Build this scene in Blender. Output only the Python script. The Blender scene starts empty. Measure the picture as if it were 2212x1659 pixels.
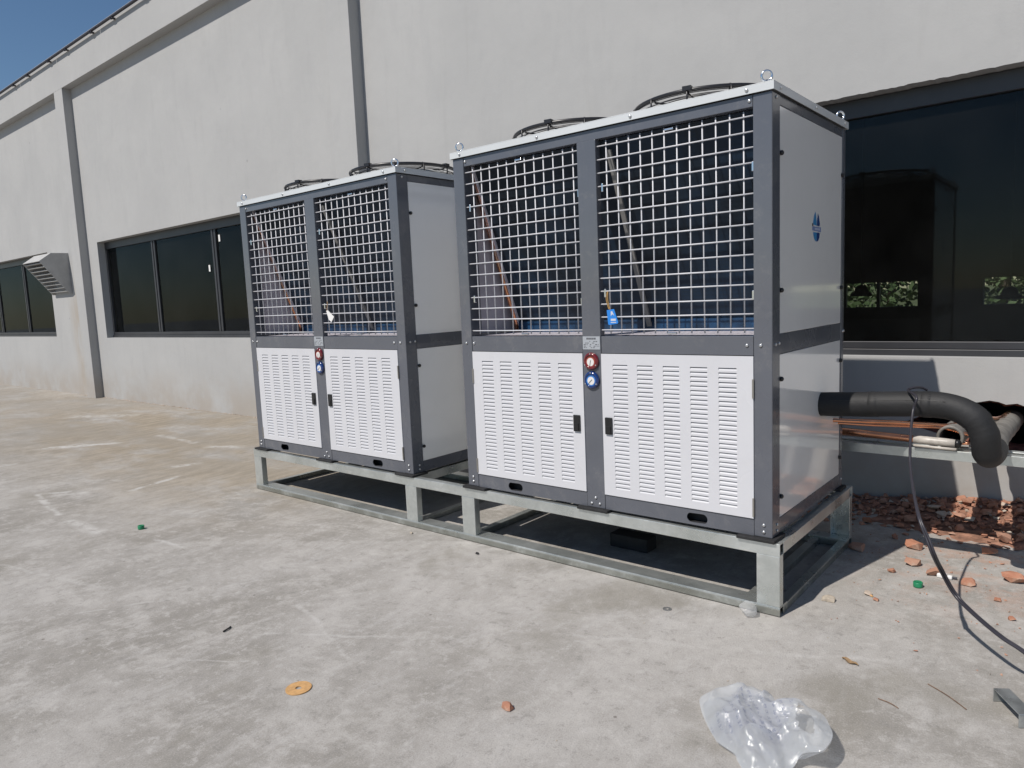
import bpy, bmesh, math, random
from mathutils import Vector, Matrix, noise
from mathutils.geometry import tessellate_polygon

random.seed(7)
scene = bpy.context.scene
COL = scene.collection

# ------------------------------------------------------------------ camera
YAW, PITCH, ROLL = 0.696434, -0.116276, -0.042808
cam_data = bpy.data.cameras.new('camera')
cam_data.sensor_width = 36.0
cam_data.lens = 1551.787 / 2212.0 * 36.0
cam_data.clip_start = 0.05
cam_data.clip_end = 500.0
cam = bpy.data.objects.new('camera', cam_data)
COL.objects.link(cam)
fwd = Vector((-math.sin(YAW) * math.cos(PITCH), math.cos(YAW) * math.cos(PITCH), math.sin(PITCH)))
rgt = Vector((math.cos(YAW), math.sin(YAW), 0))
upv = rgt.cross(fwd)
r2 = math.cos(ROLL) * rgt + math.sin(ROLL) * upv
u2 = -math.sin(ROLL) * rgt + math.cos(ROLL) * upv
cm = Matrix((r2, u2, -fwd)).transposed().to_4x4()
cm.translation = Vector((3.13726, -3.27657, 1.54488))
cam.matrix_world = cm
scene.camera = cam

# ------------------------------------------------------------------ sky and sun
SUN_DIR = Vector((0.227, 1.0, -1.25)).normalized()
world = bpy.data.worlds.new('World')
scene.world = world
world.use_nodes = True
wn = world.node_tree
sky = wn.nodes.new('ShaderNodeTexSky')
sky.sky_type = 'NISHITA'
sky.sun_disc = False
sky.sun_elevation = math.asin(-SUN_DIR.z)
sky.sun_rotation = math.atan2(-SUN_DIR.x, -SUN_DIR.y)
sky.altitude = 0
sky.air_density = 1.0
sky.dust_density = 0.2
sky.ozone_density = 2.0
hs = wn.nodes.new('ShaderNodeHueSaturation')
hs.inputs['Saturation'].default_value = 1.12
wn.links.new(sky.outputs[0], hs.inputs['Color'])
wn.links.new(hs.outputs[0], wn.nodes['Background'].inputs[0])
wn.nodes['Background'].inputs[1].default_value = 0.082
sun_data = bpy.data.lights.new('sun', 'SUN')
sun_data.energy = 4.6
sun_data.angle = math.radians(0.53)
sun_data.color = (1.0, 0.945, 0.875)
sun = bpy.data.objects.new('sun', sun_data)
sun.rotation_euler = SUN_DIR.to_track_quat('-Z', 'Y').to_euler()
COL.objects.link(sun)

vs = scene.view_settings
vs.view_transform = 'Standard'
vs.look = 'None'
vs.exposure = 0.0
vs.gamma = 1.0
vs.use_curve_mapping = False
scene.cycles.use_denoising = True
scene.cycles.max_bounces = 10
scene.cycles.transparent_max_bounces = 16
scene.cycles.sample_clamp_indirect = 6.0


# ------------------------------------------------------------------ node helpers
class NT:
    def __init__(self, name):
        self.m = bpy.data.materials.new(name)
        self.m.use_nodes = True
        self.t = self.m.node_tree
        self.n = self.t.nodes
        self.b = self.n['Principled BSDF']
        self.out = self.n['Material Output']

    def new(self, typ, **kw):
        nd = self.n.new(typ)
        for k, v in kw.items():
            setattr(nd, k, v)
        return nd

    def link(self, a, b):
        self.t.links.new(a, b)

    def put(self, sock, v):
        if hasattr(v, 'links'):
            self.link(v, sock)
        else:
            sock.default_value = v

    def math(self, op, a, b=None, c=None, clamp=False):
        nd = self.new('ShaderNodeMath', operation=op)
        nd.use_clamp = clamp
        for i, v in enumerate((a, b, c)):
            if v is not None:
                self.put(nd.inputs[i], v)
        return nd.outputs[0]

    def coord(self, which='Object'):
        return self.new('ShaderNodeTexCoord').outputs[which]

    def mapping(self, vec, scale=(1, 1, 1), rot=(0, 0, 0), loc=(0, 0, 0)):
        nd = self.new('ShaderNodeMapping')
        self.link(vec, nd.inputs[0])
        nd.inputs[1].default_value = loc
        nd.inputs[2].default_value = rot
        nd.inputs[3].default_value = scale
        return nd.outputs[0]

    def noise(self, vec, scale, detail=4, rough=0.55, dist=0.0):
        nd = self.new('ShaderNodeTexNoise')
        self.link(vec, nd.inputs['Vector'])
        nd.inputs['Scale'].default_value = scale
        nd.inputs['Detail'].default_value = detail
        nd.inputs['Roughness'].default_value = rough
        nd.inputs['Distortion'].default_value = dist
        return nd.outputs['Fac']

    def ramp(self, fac, lo, hi, a=0.0, b=1.0):
        nd = self.new('ShaderNodeMapRange')
        nd.clamp = True
        nd.interpolation_type = 'SMOOTHSTEP'
        self.put(nd.inputs[0], fac)
        nd.inputs[1].default_value = lo
        nd.inputs[2].default_value = hi
        nd.inputs[3].default_value = a
        nd.inputs[4].default_value = b
        return nd.outputs[0]

    def mix(self, fac, a, b, blend='MIX'):
        nd = self.new('ShaderNodeMix', data_type='RGBA', blend_type=blend)
        self.put(nd.inputs[0], fac)
        for i, v in ((6, a), (7, b)):
            if hasattr(v, 'links'):
                self.link(v, nd.inputs[i])
            else:
                nd.inputs[i].default_value = (*v[:3], 1)
        return nd.outputs[2]

    def sep(self, vec):
        nd = self.new('ShaderNodeSeparateXYZ')
        self.link(vec, nd.inputs[0])
        return nd.outputs

    def bump(self, h, strength=0.3, dist=0.01):
        nd = self.new('ShaderNodeBump')
        nd.inputs['Strength'].default_value = strength
        nd.inputs['Distance'].default_value = dist
        self.link(h, nd.inputs['Height'])
        self.link(nd.outputs[0], self.b.inputs['Normal'])

    def segment(self, x, y, a, b, w, soft=0.5):
        """1 on the stroke from a to b (width 2w), fading out."""
        L = math.hypot(b[0] - a[0], b[1] - a[1])
        ux, uy = (b[0] - a[0]) / L, (b[1] - a[1]) / L
        dx = self.math('SUBTRACT', x, a[0])
        dy = self.math('SUBTRACT', y, a[1])
        t = self.math('ADD', self.math('MULTIPLY', dx, ux), self.math('MULTIPLY', dy, uy))
        d = self.math('ABSOLUTE', self.math('ADD', self.math('MULTIPLY', dx, -uy), self.math('MULTIPLY', dy, ux)))
        m = self.ramp(d, w * soft, w * 1.25, 1, 0)
        e = self.math('MULTIPLY', self.ramp(t, -w, w, 0, 1), self.ramp(t, L - w, L + w, 1, 0))
        return self.math('MULTIPLY', m, e)


def simple(name, col, rough=0.5, metal=0.0, var=0.0, vscale=8.0, bump=0.0, bscale=60.0, coat=0.0, spec=0.5, rvar=0.0, dust=0.0, wave=0.0):
    k = NT(name)
    k.b.inputs['Roughness'].default_value = rough
    k.b.inputs['Metallic'].default_value = metal
    k.b.inputs['Specular IOR Level'].default_value = spec
    if coat:
        k.b.inputs['Coat Weight'].default_value = coat
        k.b.inputs['Coat Roughness'].default_value = 0.06
    if var or bump or rvar or dust or wave:
        c = k.coord()
    if wave:
        k.bump(k.noise(c, 2.6, 2, 0.4), wave, 0.02)
    if dust:
        n = k.ramp(k.noise(c, vscale, 5, 0.6), 0.3, 0.7)
        a = k.mix(n, tuple(x * (1 - var) for x in col), tuple(min(1, x * (1 + var)) for x in col))
        film = k.ramp(k.noise(c, 6.5, 7, 0.72, 0.3), 0.50, 0.74)
        film = k.math('MULTIPLY', film, k.ramp(k.noise(c, 95, 3, 0.7), 0.35, 0.65, 0.4, 1.0))
        k.link(k.mix(k.math('MULTIPLY', film, dust), a, (0.42, 0.39, 0.35)), k.b.inputs['Base Color'])
    elif var:
        n = k.noise(c, vscale, 5, 0.6)
        lo = tuple(x * (1 - var) for x in col)
        hi = tuple(min(1, x * (1 + var)) for x in col)
        k.link(k.mix(k.ramp(n, 0.3, 0.7), lo, hi), k.b.inputs['Base Color'])
    else:
        k.b.inputs['Base Color'].default_value = (*col, 1)
    if rvar:
        k.link(k.ramp(k.noise(c, vscale * 0.6, 4), 0.3, 0.7, max(0.02, rough - rvar), rough + rvar), k.b.inputs['Roughness'])
    if bump:
        k.bump(k.noise(c, bscale, 4), bump, 0.004)
    return k.m


M = {}
M['grey_paint'] = simple('grey_paint', (0.098, 0.104, 0.122), 0.24, var=0.05, vscale=3, coat=0.35, rvar=0.06, dust=0.16, wave=0.05)
M['white_paint'] = simple('white_paint', (0.56, 0.56, 0.585), 0.3, var=0.02, vscale=2.5, coat=0.2, rvar=0.06, dust=0.10, wave=0.06)
M['side_paint'] = simple('side_paint', (0.86, 0.85, 0.835), 0.12, var=0.02, vscale=2, coat=1.0, rvar=0.04, dust=0.07, wave=0.035)
M['lid_paint'] = simple('lid_paint', (0.56, 0.58, 0.59), 0.35, var=0.03, vscale=3, coat=0.15)
M['mesh_white'] = simple('mesh_white', (0.57, 0.57, 0.60), 0.4)
M['black_plastic'] = simple('black_plastic', (0.012, 0.012, 0.013), 0.35, var=0.2)
M['black_wire'] = simple('black_wire', (0.014, 0.013, 0.015), 0.32)
M['bolt'] = simple('bolt', (0.66, 0.66, 0.66), 0.3, metal=0.85)
M['chrome'] = simple('chrome', (0.75, 0.77, 0.8), 0.18, metal=1.0)
M['steel_hinge'] = simple('steel_hinge', (0.35, 0.33, 0.30), 0.4, metal=0.8)
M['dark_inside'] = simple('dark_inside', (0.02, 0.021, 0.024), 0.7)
M['inner_sheet'] = simple('inner_sheet', (0.60, 0.57, 0.62), 0.5, var=0.05)
M['strut_sheet'] = simple('strut_sheet', (0.22, 0.215, 0.205), 0.5, var=0.1)
M['rubber'] = simple('rubber', (0.016, 0.016, 0.017), 0.8, var=0.3, vscale=20)
M['copper'] = simple('copper', (0.72, 0.33, 0.19), 0.24, metal=1.0, var=0.15, vscale=6, rvar=0.1)
M['foam'] = simple('foam', (0.013, 0.013, 0.014), 0.65, var=0.3, vscale=5, bump=0.35, bscale=70)
M['foam_pale'] = simple('foam_pale', (0.17, 0.16, 0.145), 0.6, var=0.2, vscale=14, bump=0.8, bscale=30)
M['white_wrap'] = simple('white_wrap', (0.44, 0.41, 0.37), 0.4, var=0.15, vscale=25)
M['cable'] = simple('cable', (0.028, 0.026, 0.034), 0.4)
M['white_plastic'] = simple('white_plastic', (0.75, 0.75, 0.73), 0.4)
M['green_plastic'] = simple('green_plastic', (0.015, 0.19, 0.085), 0.4, var=0.15, vscale=40)
M['blue_tag'] = simple('blue_tag', (0.02, 0.20, 0.62), 0.45)
M['string'] = simple('string', (0.42, 0.25, 0.08), 0.8)
M['paper'] = simple('paper', (0.72, 0.71, 0.69), 0.8)
M['tan_disc'] = simple('tan_disc', (0.50, 0.29, 0.12), 0.8, var=0.15, vscale=60)
M['twig'] = simple('twig', (0.17, 0.11, 0.075), 0.85, var=0.25, vscale=60)
M['leaf_dead'] = simple('leaf_dead', (0.26, 0.17, 0.09), 0.85, var=0.3, vscale=50)
M['stone'] = simple('stone', (0.36, 0.31, 0.25), 0.9, var=0.2, vscale=40, bump=0.6)
M['red_gauge'] = simple('red_gauge', (0.13, 0.005, 0.008), 0.12, coat=0.8)
M['red_ring'] = simple('red_ring', (0.30, 0.05, 0.035), 0.3)
M['blue_gauge'] = simple('blue_gauge', (0.003, 0.025, 0.13), 0.12, coat=0.8)
M['blue_ring'] = simple('blue_ring', (0.03, 0.17, 0.50), 0.3)
M['dial'] = simple('dial', (0.68, 0.66, 0.64), 0.35)
M['ink'] = simple('ink', (0.05, 0.05, 0.06), 0.6)
M['plate'] = simple('plate', (0.42, 0.44, 0.47), 0.4, metal=0.3)
M['logo_light'] = simple('logo_light', (0.035, 0.20, 0.42), 0.4)
M['logo_dark'] = simple('logo_dark', (0.006, 0.035, 0.16), 0.4)
M['logo_band'] = simple('logo_band', (0.17, 0.22, 0.40), 0.4)
M['logo_pale'] = simple('logo_pale', (0.52, 0.54, 0.60), 0.4)
M['logo_black'] = simple('logo_black', (0.02, 0.012, 0.02), 0.4)
M['win_frame'] = simple('win_frame', (0.040, 0.041, 0.046), 0.4, metal=0.2, var=0.12, vscale=3)
M['rail_dark'] = simple('rail_dark', (0.03, 0.025, 0.03), 0.5)
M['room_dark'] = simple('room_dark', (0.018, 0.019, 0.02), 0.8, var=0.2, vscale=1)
M['lamp_black'] = simple('lamp_black', (0.01, 0.01, 0.01), 0.4)
M['offcut_steel'] = simple('offcut_steel', (0.42, 0.44, 0.44), 0.35, metal=0.75, var=0.25, vscale=12, rvar=0.1)


def mat_galv():
    k = NT('galvanised')
    c = k.coord()
    v = k.new('ShaderNodeTexVoronoi')
    k.link(c, v.inputs['Vector'])
    v.inputs['Scale'].default_value = 55
    sp = k.sep(v.outputs['Color'])[0]
    n = k.noise(c, 3.5, 5, 0.6)
    base = k.mix(k.ramp(n, 0.3, 0.7), (0.54, 0.575, 0.56), (0.70, 0.725, 0.71))
    base = k.mix(k.math('MULTIPLY', sp, 0.22), base, (0.42, 0.45, 0.44))
    smear = k.ramp(k.noise(k.mapping(c, (1, 6, 6)), 4, 4, 0.65), 0.58, 0.72)
    base = k.mix(k.math('MULTIPLY', smear, 0.35), base, (0.80, 0.80, 0.78))
    zz = k.sep(c)[2]
    mud = k.math('MULTIPLY', k.ramp(zz, 0.046, 0.030, 0, 1), k.ramp(k.noise(c, 6, 6, 0.7), 0.22, 0.55))
    base = k.mix(k.math('MULTIPLY', mud, 0.75), base, (0.24, 0.245, 0.215))
    k.link(base, k.b.inputs['Base Color'])
    k.b.inputs['Metallic'].default_value = 0.78
    k.link(k.ramp(n, 0.3, 0.7, 0.24, 0.42), k.b.inputs['Roughness'])
    return k.m


M['galv'] = mat_galv()


def mat_coil():
    k = NT('coil_fins')
    c = k.coord()
    s = k.sep(c)
    n = k.noise(c, 2.2, 3, 0.5)
    n2 = k.noise(k.mapping(c, (40, 1, 1)), 3, 2)
    base = k.mix(k.ramp(n, 0.35, 0.68), (0.003, 0.009, 0.018), (0.008, 0.028, 0.060))
    base = k.mix(k.math('MULTIPLY', k.ramp(n2, 0.45, 0.7), 0.4), base, (0.003, 0.007, 0.012))
    tube = k.math('SINE', k.math('MULTIPLY', s[2], 285.0))
    base = k.mix(k.ramp(tube, 0.3, 1.0, 0, 0.45), base, (0.008, 0.020, 0.032))
    k.link(base, k.b.inputs['Base Color'])
    k.b.inputs['Roughness'].default_value = 0.55
    k.bump(k.math('SINE', k.math('MULTIPLY', s[0], 1500.0)), 0.5, 0.002)
    return k.m


M['coil'] = mat_coil()
M['coil_foot'] = simple('coil_foot', (0.006, 0.034, 0.085), 0.45, var=0.5, vscale=9)


def mat_wall():
    k = NT('wall_render')
    c = k.coord()
    s = k.sep(c)
    n1 = k.noise(c, 0.8, 6, 0.6, 0.6)
    n2 = k.noise(k.mapping(c, (3.0, 1, 0.7)), 2.0, 5, 0.6, 0.4)
    n3 = k.noise(c, 70, 3, 0.6)
    base = k.mix(k.ramp(n1, 0.28, 0.75), (0.366, 0.365, 0.362), (0.398, 0.396, 0.391))
    base = k.mix(k.math('MULTIPLY', k.ramp(n2, 0.5, 0.72), 0.28), base, (0.335, 0.335, 0.336))
    n4 = k.noise(k.mapping(c, (5.0, 1, 0.5)), 1.6, 6, 0.65, 0.3)
    base = k.mix(k.math('MULTIPLY', k.ramp(n4, 0.55, 0.75), 0.20), base, (0.31, 0.307, 0.30))
    base = k.mix(k.math('MULTIPLY', k.ramp(n3, 0.62, 0.8), 0.25), base, (0.28, 0.28, 0.28))
    # splash dirt plus painted warm bounce light up the wall foot, rusty streak under the hood
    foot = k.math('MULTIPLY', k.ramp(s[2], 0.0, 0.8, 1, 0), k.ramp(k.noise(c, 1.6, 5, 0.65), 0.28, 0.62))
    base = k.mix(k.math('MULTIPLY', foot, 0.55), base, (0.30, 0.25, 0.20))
    st = k.segment(s[0], s[2], (-12.75, 2.0), (-12.6, 0.0), 0.45, 0.2)
    base = k.mix(k.math('MULTIPLY', k.math('MULTIPLY', st, k.ramp(n2, 0.3, 0.6)), 0.6), base, (0.33, 0.275, 0.215))
    spots = k.new('ShaderNodeTexVoronoi')
    k.link(c, spots.inputs['Vector'])
    spots.inputs['Scale'].default_value = 1.1
    base = k.mix(k.ramp(spots.outputs['Distance'], 0.012, 0.03, 0.5, 0), base, (0.2, 0.2, 0.2))
    k.link(base, k.b.inputs['Base Color'])
    k.b.inputs['Roughness'].default_value = 0.85
    k.b.inputs['Specular IOR Level'].default_value = 0.25
    h = k.math('ADD', k.math('MULTIPLY', k.noise(c, 1.3, 3), 4.0), k.math('ADD', k.noise(c, 9, 4), k.math('MULTIPLY', n3, 0.22)))
    k.bump(h, 0.20, 0.012)
    return k.m


M['wall'] = mat_wall()
M['brick_hole'] = simple('brick_hole', (0.17, 0.065, 0.045), 0.95, var=0.5, vscale=9, bump=1.0, bscale=25)


def mat_brick(name, a, b, dust):
    k = NT(name)
    c = k.coord()
    oi = k.new('ShaderNodeObjectInfo')
    n = k.noise(c, 14, 4, 0.6)
    base = k.mix(k.ramp(n, 0.3, 0.7), a, b)
    base = k.mix(k.math('MULTIPLY', k.ramp(k.noise(c, 7, 5, 0.7), 0.5, 0.66), 0.75), base, dust)
    base = k.mix(k.math('MULTIPLY', oi.outputs['Random'], 0.35), base, dust)
    k.link(base, k.b.inputs['Base Color'])
    k.b.inputs['Roughness'].default_value = 0.95
    k.b.inputs['Specular IOR Level'].default_value = 0.15
    k.bump(k.noise(c, 90, 4), 0.6, 0.004)
    return k.m


M['brick'] = mat_brick('brick_piece', (0.34, 0.145, 0.09), (0.43, 0.21, 0.135), (0.42, 0.325, 0.26))
M['mortar'] = mat_brick('mortar_piece', (0.42, 0.37, 0.31), (0.50, 0.43, 0.36), (0.45, 0.30, 0.22))


def mat_ground():
    k = NT('concrete')
    c = k.coord()
    s = k.sep(c)
    x, y = s[0], s[1]

    def warp(sc, amp, det=5):
        w = k.new('ShaderNodeTexNoise')
        k.link(c, w.inputs['Vector'])
        w.inputs['Scale'].default_value = sc
        w.inputs['Detail'].default_value = det
        a = k.new('ShaderNodeVectorMath', operation='SUBTRACT')
        k.link(w.outputs['Color'], a.inputs[0])
        a.inputs[1].default_value = (0.5, 0.5, 0.5)
        v = k.new('ShaderNodeVectorMath', operation='MULTIPLY_ADD')
        k.link(a.outputs[0], v.inputs[0])
        v.inputs[1].default_value = (amp, amp, 0)
        k.link(c, v.inputs[2])
        return v.outputs[0]
    cw = warp(1.6, 0.22, 8)
    cs = warp(5.0, 0.10)
    sx, sy = k.sep(cs)[0], k.sep(cs)[1]
    n1 = k.noise(cw, 0.75, 9, 0.66)
    mott = k.noise(cw, 3.4, 11, 0.76)
    mott2 = k.noise(c, 13.0, 10, 0.80)
    streak = k.noise(k.mapping(cw, (3.0, 0.8, 1), (0, 0, math.radians(24))), 1.9, 11, 0.76)
    streak2 = k.noise(k.mapping(cw, (8.0, 1.9, 1), (0, 0, math.radians(38))), 1.6, 11, 0.78)
    streak3 = k.noise(k.mapping(cw, (2.0, 9.0, 1), (0, 0, math.radians(15))), 1.5, 10, 0.76)
    grain = k.noise(c, 160, 3, 0.75)
    lo, mid, hi = (0.288, 0.272, 0.250), (0.372, 0.353, 0.330), (0.44, 0.419, 0.394)
    base = k.mix(k.ramp(n1, 0.36, 0.62), (0.252, 0.236, 0.212), mid)
    base = k.mix(k.math('MULTIPLY', k.ramp(mott, 0.46, 0.64), 0.75), base, hi)
    base = k.mix(k.math('MULTIPLY', k.ramp(mott, 0.44, 0.30), 0.55), base, (0.225, 0.214, 0.197))
    base = k.mix(k.math('MULTIPLY', k.ramp(streak, 0.50, 0.64), 0.5), base, (0.42, 0.403, 0.385))
    base = k.mix(k.math('MULTIPLY', k.ramp(streak2, 0.53, 0.70), 0.55), base, (0.415, 0.398, 0.378))
    base = k.mix(k.math('MULTIPLY', k.ramp(streak2, 0.44, 0.30), 0.55), base, (0.222, 0.212, 0.195))
    base = k.mix(k.math('MULTIPLY', k.ramp(streak3, 0.58, 0.72), 0.35), base, (0.41, 0.395, 0.375))
    base = k.mix(k.math('MULTIPLY', k.ramp(mott2, 0.52, 0.62), 0.62), base, (0.455, 0.436, 0.414))
    base = k.mix(k.math('MULTIPLY', k.ramp(mott2, 0.47, 0.36), 0.60), base, (0.215, 0.204, 0.188))
    # greenish damp-looking patches
    blot = k.noise(cw, 1.15, 5, 0.6)
    base = k.mix(k.math('MULTIPLY', k.ramp(blot, 0.55, 0.68), 0.55), base, (0.225, 0.208, 0.175))
    # tan mud film drying along the wall
    tn = k.noise(k.mapping(cw, (0.8, 1.5, 1)), 0.8, 7, 0.64)
    zone = k.math('MULTIPLY', k.ramp(y, -1.6, 0.4, 0, 1), k.ramp(x, -12.5, -7.0, 0.55, 1))
    zone = k.math('MULTIPLY', zone, k.ramp(x, -0.5, -3.0, 0, 1))
    tan = k.math('MULTIPLY', zone, k.ramp(tn, 0.34, 0.55))
    base = k.mix(k.math('MULTIPLY', tan, 0.9), base, k.mix(k.ramp(streak2, 0.4, 0.62), (0.225, 0.185, 0.132), (0.35, 0.295, 0.222)))
    big = k.noise(k.mapping(c, (0.7, 1.6, 1)), 0.42, 6, 0.6)
    far = k.math('MULTIPLY', k.ramp(x, -0.8, -4.5, 0, 1), k.ramp(big, 0.40, 0.62))
    base = k.mix(k.math('MULTIPLY', far, 0.5), base, (0.262, 0.240, 0.208))
    # brick dust by the rubble
    dz = k.math('MULTIPLY', k.ramp(x, 1.9, 2.6, 0, 1), k.ramp(y, 0.1, 1.3, 0, 1))
    dust = k.math('MULTIPLY', dz, k.ramp(k.noise(c, 5.5, 6, 0.7), 0.44, 0.64))
    base = k.mix(k.math('MULTIPLY', dust, 0.65), base, (0.42, 0.27, 0.205))
    # cement smears and scrape marks
    brk = k.ramp(k.noise(c, 9, 6, 0.75), 0.38, 0.58)
    marks = None
    for a, b, w, st in (((-3.516, -0.683), (-3.69, -0.159), 0.045, 0.9), ((-4.182, -1.202), (-3.209, -1.345), 0.03, 0.8),
                        ((-2.994, -1.356), (-2.405, -1.339), 0.06, 0.8), ((-4.182, -1.202), (-4.006, -0.974), 0.035, 0.8), ((-4.0, -1.1), (-3.82, -0.9), 0.045, 0.7),
                        ((-6.05, -1.3), (-6.02, -0.85), 0.08, 0.9), ((-6.754, -0.357), (-6.235, 0.29), 0.10, 1.0),
                        ((-1.95, -1.19), (-1.55, -1.15), 0.02, 0.7), ((-6.3, 0.825), (-5.26, 0.80), 0.06, 0.6),
                        ((-4.17, 0.0), (-4.09, 0.24), 0.08, 0.9), ((-4.9, 0.75), (-4.5, 0.95), 0.09, 0.8), ((-9.5, 0.9), (-8.6, 1.5), 0.2, 0.7),
                        ((0.05, -1.55), (0.75, -1.12), 0.014, 0.5), ((-0.1, -1.25), (0.6, -1.45), 0.014, 0.5), ((0.0, -1.9), (0.25, -1.75), 0.01, 0.5),
                        ((-1.0, -2.0), (-0.75, -1.6), 0.012, 0.45), ((-2.3, -2.0), (-1.2, -1.75), 0.02, 0.4),
                        ((2.0, -0.42), (2.55, -0.12), 0.022, 0.45), ((1.2, -0.75), (1.9, -0.45), 0.016, 0.4)):
        m = k.math('MULTIPLY', k.segment(sx, sy, a, b, w, 0.15), st)
        marks = m if marks is None else k.math('MAXIMUM', marks, m)
    marks = k.math('MULTIPLY', marks, brk)
    base = k.mix(k.math('MULTIPLY', marks, 0.85), base, (0.52, 0.505, 0.485))
    base = k.mix(k.math('MULTIPLY', k.ramp(grain, 0.54, 0.68), 0.48), base, (0.19, 0.182, 0.172))
    base = k.mix(k.math('MULTIPLY', k.ramp(grain, 0.46, 0.32), 0.42), base, (0.50, 0.48, 0.455))
    vo = k.new('ShaderNodeTexVoronoi')
    k.link(c, vo.inputs['Vector'])
    vo.inputs['Scale'].default_value = 5.0
    rs = k.sep(vo.outputs['Color'])
    pick = k.ramp(rs[0], 0.72, 0.75)
    base = k.mix(k.math('MULTIPLY', k.ramp(vo.outputs['Distance'], 0.02, 0.05, 0.7, 0), pick), base, (0.11, 0.09, 0.08))
    k.link(base, k.b.inputs['Base Color'])
    k.b.inputs['Roughness'].default_value = 0.88
    k.b.inputs['Specular IOR Level'].default_value = 0.25
    h = k.math('ADD', k.math('MULTIPLY', streak2, 1.6), k.math('ADD', k.math('MULTIPLY', mott2, 1.0), k.math('MULTIPLY', grain, 0.35)))
    k.bump(h, 0.6, 0.006)
    return k.m


M['ground'] = mat_ground()


def mat_glass():
    k = NT('tinted_glass')
    k.n.remove(k.b)
    tr = k.new('ShaderNodeBsdfTransparent')
    tr.inputs[0].default_value = (0.66, 0.70, 0.68, 1)
    gl = k.new('ShaderNodeBsdfGlossy')
    gl.inputs['Roughness'].default_value = 0.015
    gl.inputs['Color'].default_value = (0.29, 0.34, 0.385, 1)
    fr = k.new('ShaderNodeFresnel')
    fr.inputs[0].default_value = 1.42
    mx = k.new('ShaderNodeMixShader')
    k.link(fr.outputs[0], mx.inputs[0])
    k.link(tr.outputs[0], mx.inputs[1])
    k.link(gl.outputs[0], mx.inputs[2])
    du = k.new('ShaderNodeBsdfDiffuse')
    du.inputs[0].default_value = (0.5, 0.5, 0.48, 1)
    m2 = k.new('ShaderNodeMixShader')
    c = k.coord()
    k.link(k.ramp(k.noise(c, 1.4, 6, 0.7), 0.3, 0.75, 0.003, 0.012), m2.inputs[0])
    k.link(mx.outputs[0], m2.inputs[1])
    k.link(du.outputs[0], m2.inputs[2])
    k.link(m2.outputs[0], k.out.inputs[0])
    return k.m


M['glass'] = mat_glass()


def mat_film(name, clear, col):
    k = NT(name)
    k.n.remove(k.b)
    tr = k.new('ShaderNodeBsdfTransparent')
    df = k.new('ShaderNodeBsdfDiffuse')
    tl = k.new('ShaderNodeBsdfTranslucent')
    gl = k.new('ShaderNodeBsdfGlossy')
    gl.inputs['Roughness'].default_value = 0.13
    c = k.coord()
    base = None
    if name == 'bag_film':
        uv = k.mapping(c, (1, 1, 1), (0, 0, math.radians(-38)))
        s = k.sep(uv)
        nx = k.math('FRACT', k.math('MULTIPLY', s[0], 36.0))
        ny = k.math('FRACT', k.math('MULTIPLY', s[1], 52.0))
        ch = k.math('MULTIPLY', k.math('MULTIPLY', k.ramp(nx, 0.12, 0.2), k.ramp(nx, 0.55, 0.48)),
                    k.math('MULTIPLY', k.ramp(ny, 0.05, 0.15), k.ramp(ny, 0.8, 0.7)))
        gly = k.ramp(k.noise(c, 190, 2, 0.8), 0.46, 0.54)
        region = k.math('MULTIPLY', k.math('MULTIPLY', k.ramp(k.sep(c)[0], -0.13, -0.09), k.ramp(k.sep(c)[0], 0.125, 0.10)),
                        k.math('MULTIPLY', k.ramp(k.sep(c)[1], -0.14, -0.10), k.ramp(k.sep(c)[1], 0.12, 0.08)))
        ink = k.math('MULTIPLY', k.math('MULTIPLY', ch, gly), k.math('MULTIPLY', region, 0.5))
        base = k.mix(ink, col, (0.10, 0.13, 0.33))
        tint = k.mix(k.math('MULTIPLY', region, 0.35), base, (0.52, 0.55, 0.68))
        k.link(tint, df.inputs[0])
        k.link(tint, tl.inputs[0])
        k.link(k.mix(ink, (0.95, 0.96, 0.97), (0.3, 0.33, 0.55)), tr.inputs[0])
    else:
        df.inputs[0].default_value = (*col, 1)
        tl.inputs[0].default_value = (*col, 1)
    m1 = k.new('ShaderNodeMixShader')
    m1.inputs[0].default_value = 0.4
    k.link(df.outputs[0], m1.inputs[1])
    k.link(tl.outputs[0], m1.inputs[2])
    m2 = k.new('ShaderNodeMixShader')
    m2.inputs[0].default_value = clear
    k.link(m1.outputs[0], m2.inputs[1])
    k.link(tr.outputs[0], m2.inputs[2])
    m3 = k.new('ShaderNodeMixShader')
    m3.inputs[0].default_value = 0.055
    k.link(m2.outputs[0], m3.inputs[1])
    k.link(gl.outputs[0], m3.inputs[2])
    k.link(m3.outputs[0], k.out.inputs[0])
    bp = k.new('ShaderNodeBump')
    bp.inputs['Strength'].default_value = 0.6
    bp.inputs['Distance'].default_value = 0.008
    vor = k.new('ShaderNodeTexVoronoi')
    vm = k.new('ShaderNodeVectorMath', operation='MULTIPLY_ADD')
    nz = k.new('ShaderNodeTexNoise')
    k.link(c, nz.inputs['Vector'])
    nz.inputs['Scale'].default_value = 14
    k.link(nz.outputs['Color'], vm.inputs[0])
    vm.inputs[1].default_value = (0.05, 0.05, 0.05)
    k.link(c, vm.inputs[2])
    k.link(vm.outputs[0], vor.inputs['Vector'])
    vor.inputs['Scale'].default_value = 17
    k.link(k.math('ADD', k.math('MULTIPLY', vor.outputs['Distance'], 1.6), k.noise(c, 30, 4, 0.6, 1.5)), bp.inputs['Height'])
    for nd in (df, gl):
        k.link(bp.outputs[0], nd.inputs['Normal'])
    return k.m


M['bag'] = mat_film('bag_film', 0.60, (0.78, 0.80, 0.82))
M['cup'] = mat_film('cup_film', 0.6, (0.8, 0.8, 0.8))


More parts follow.
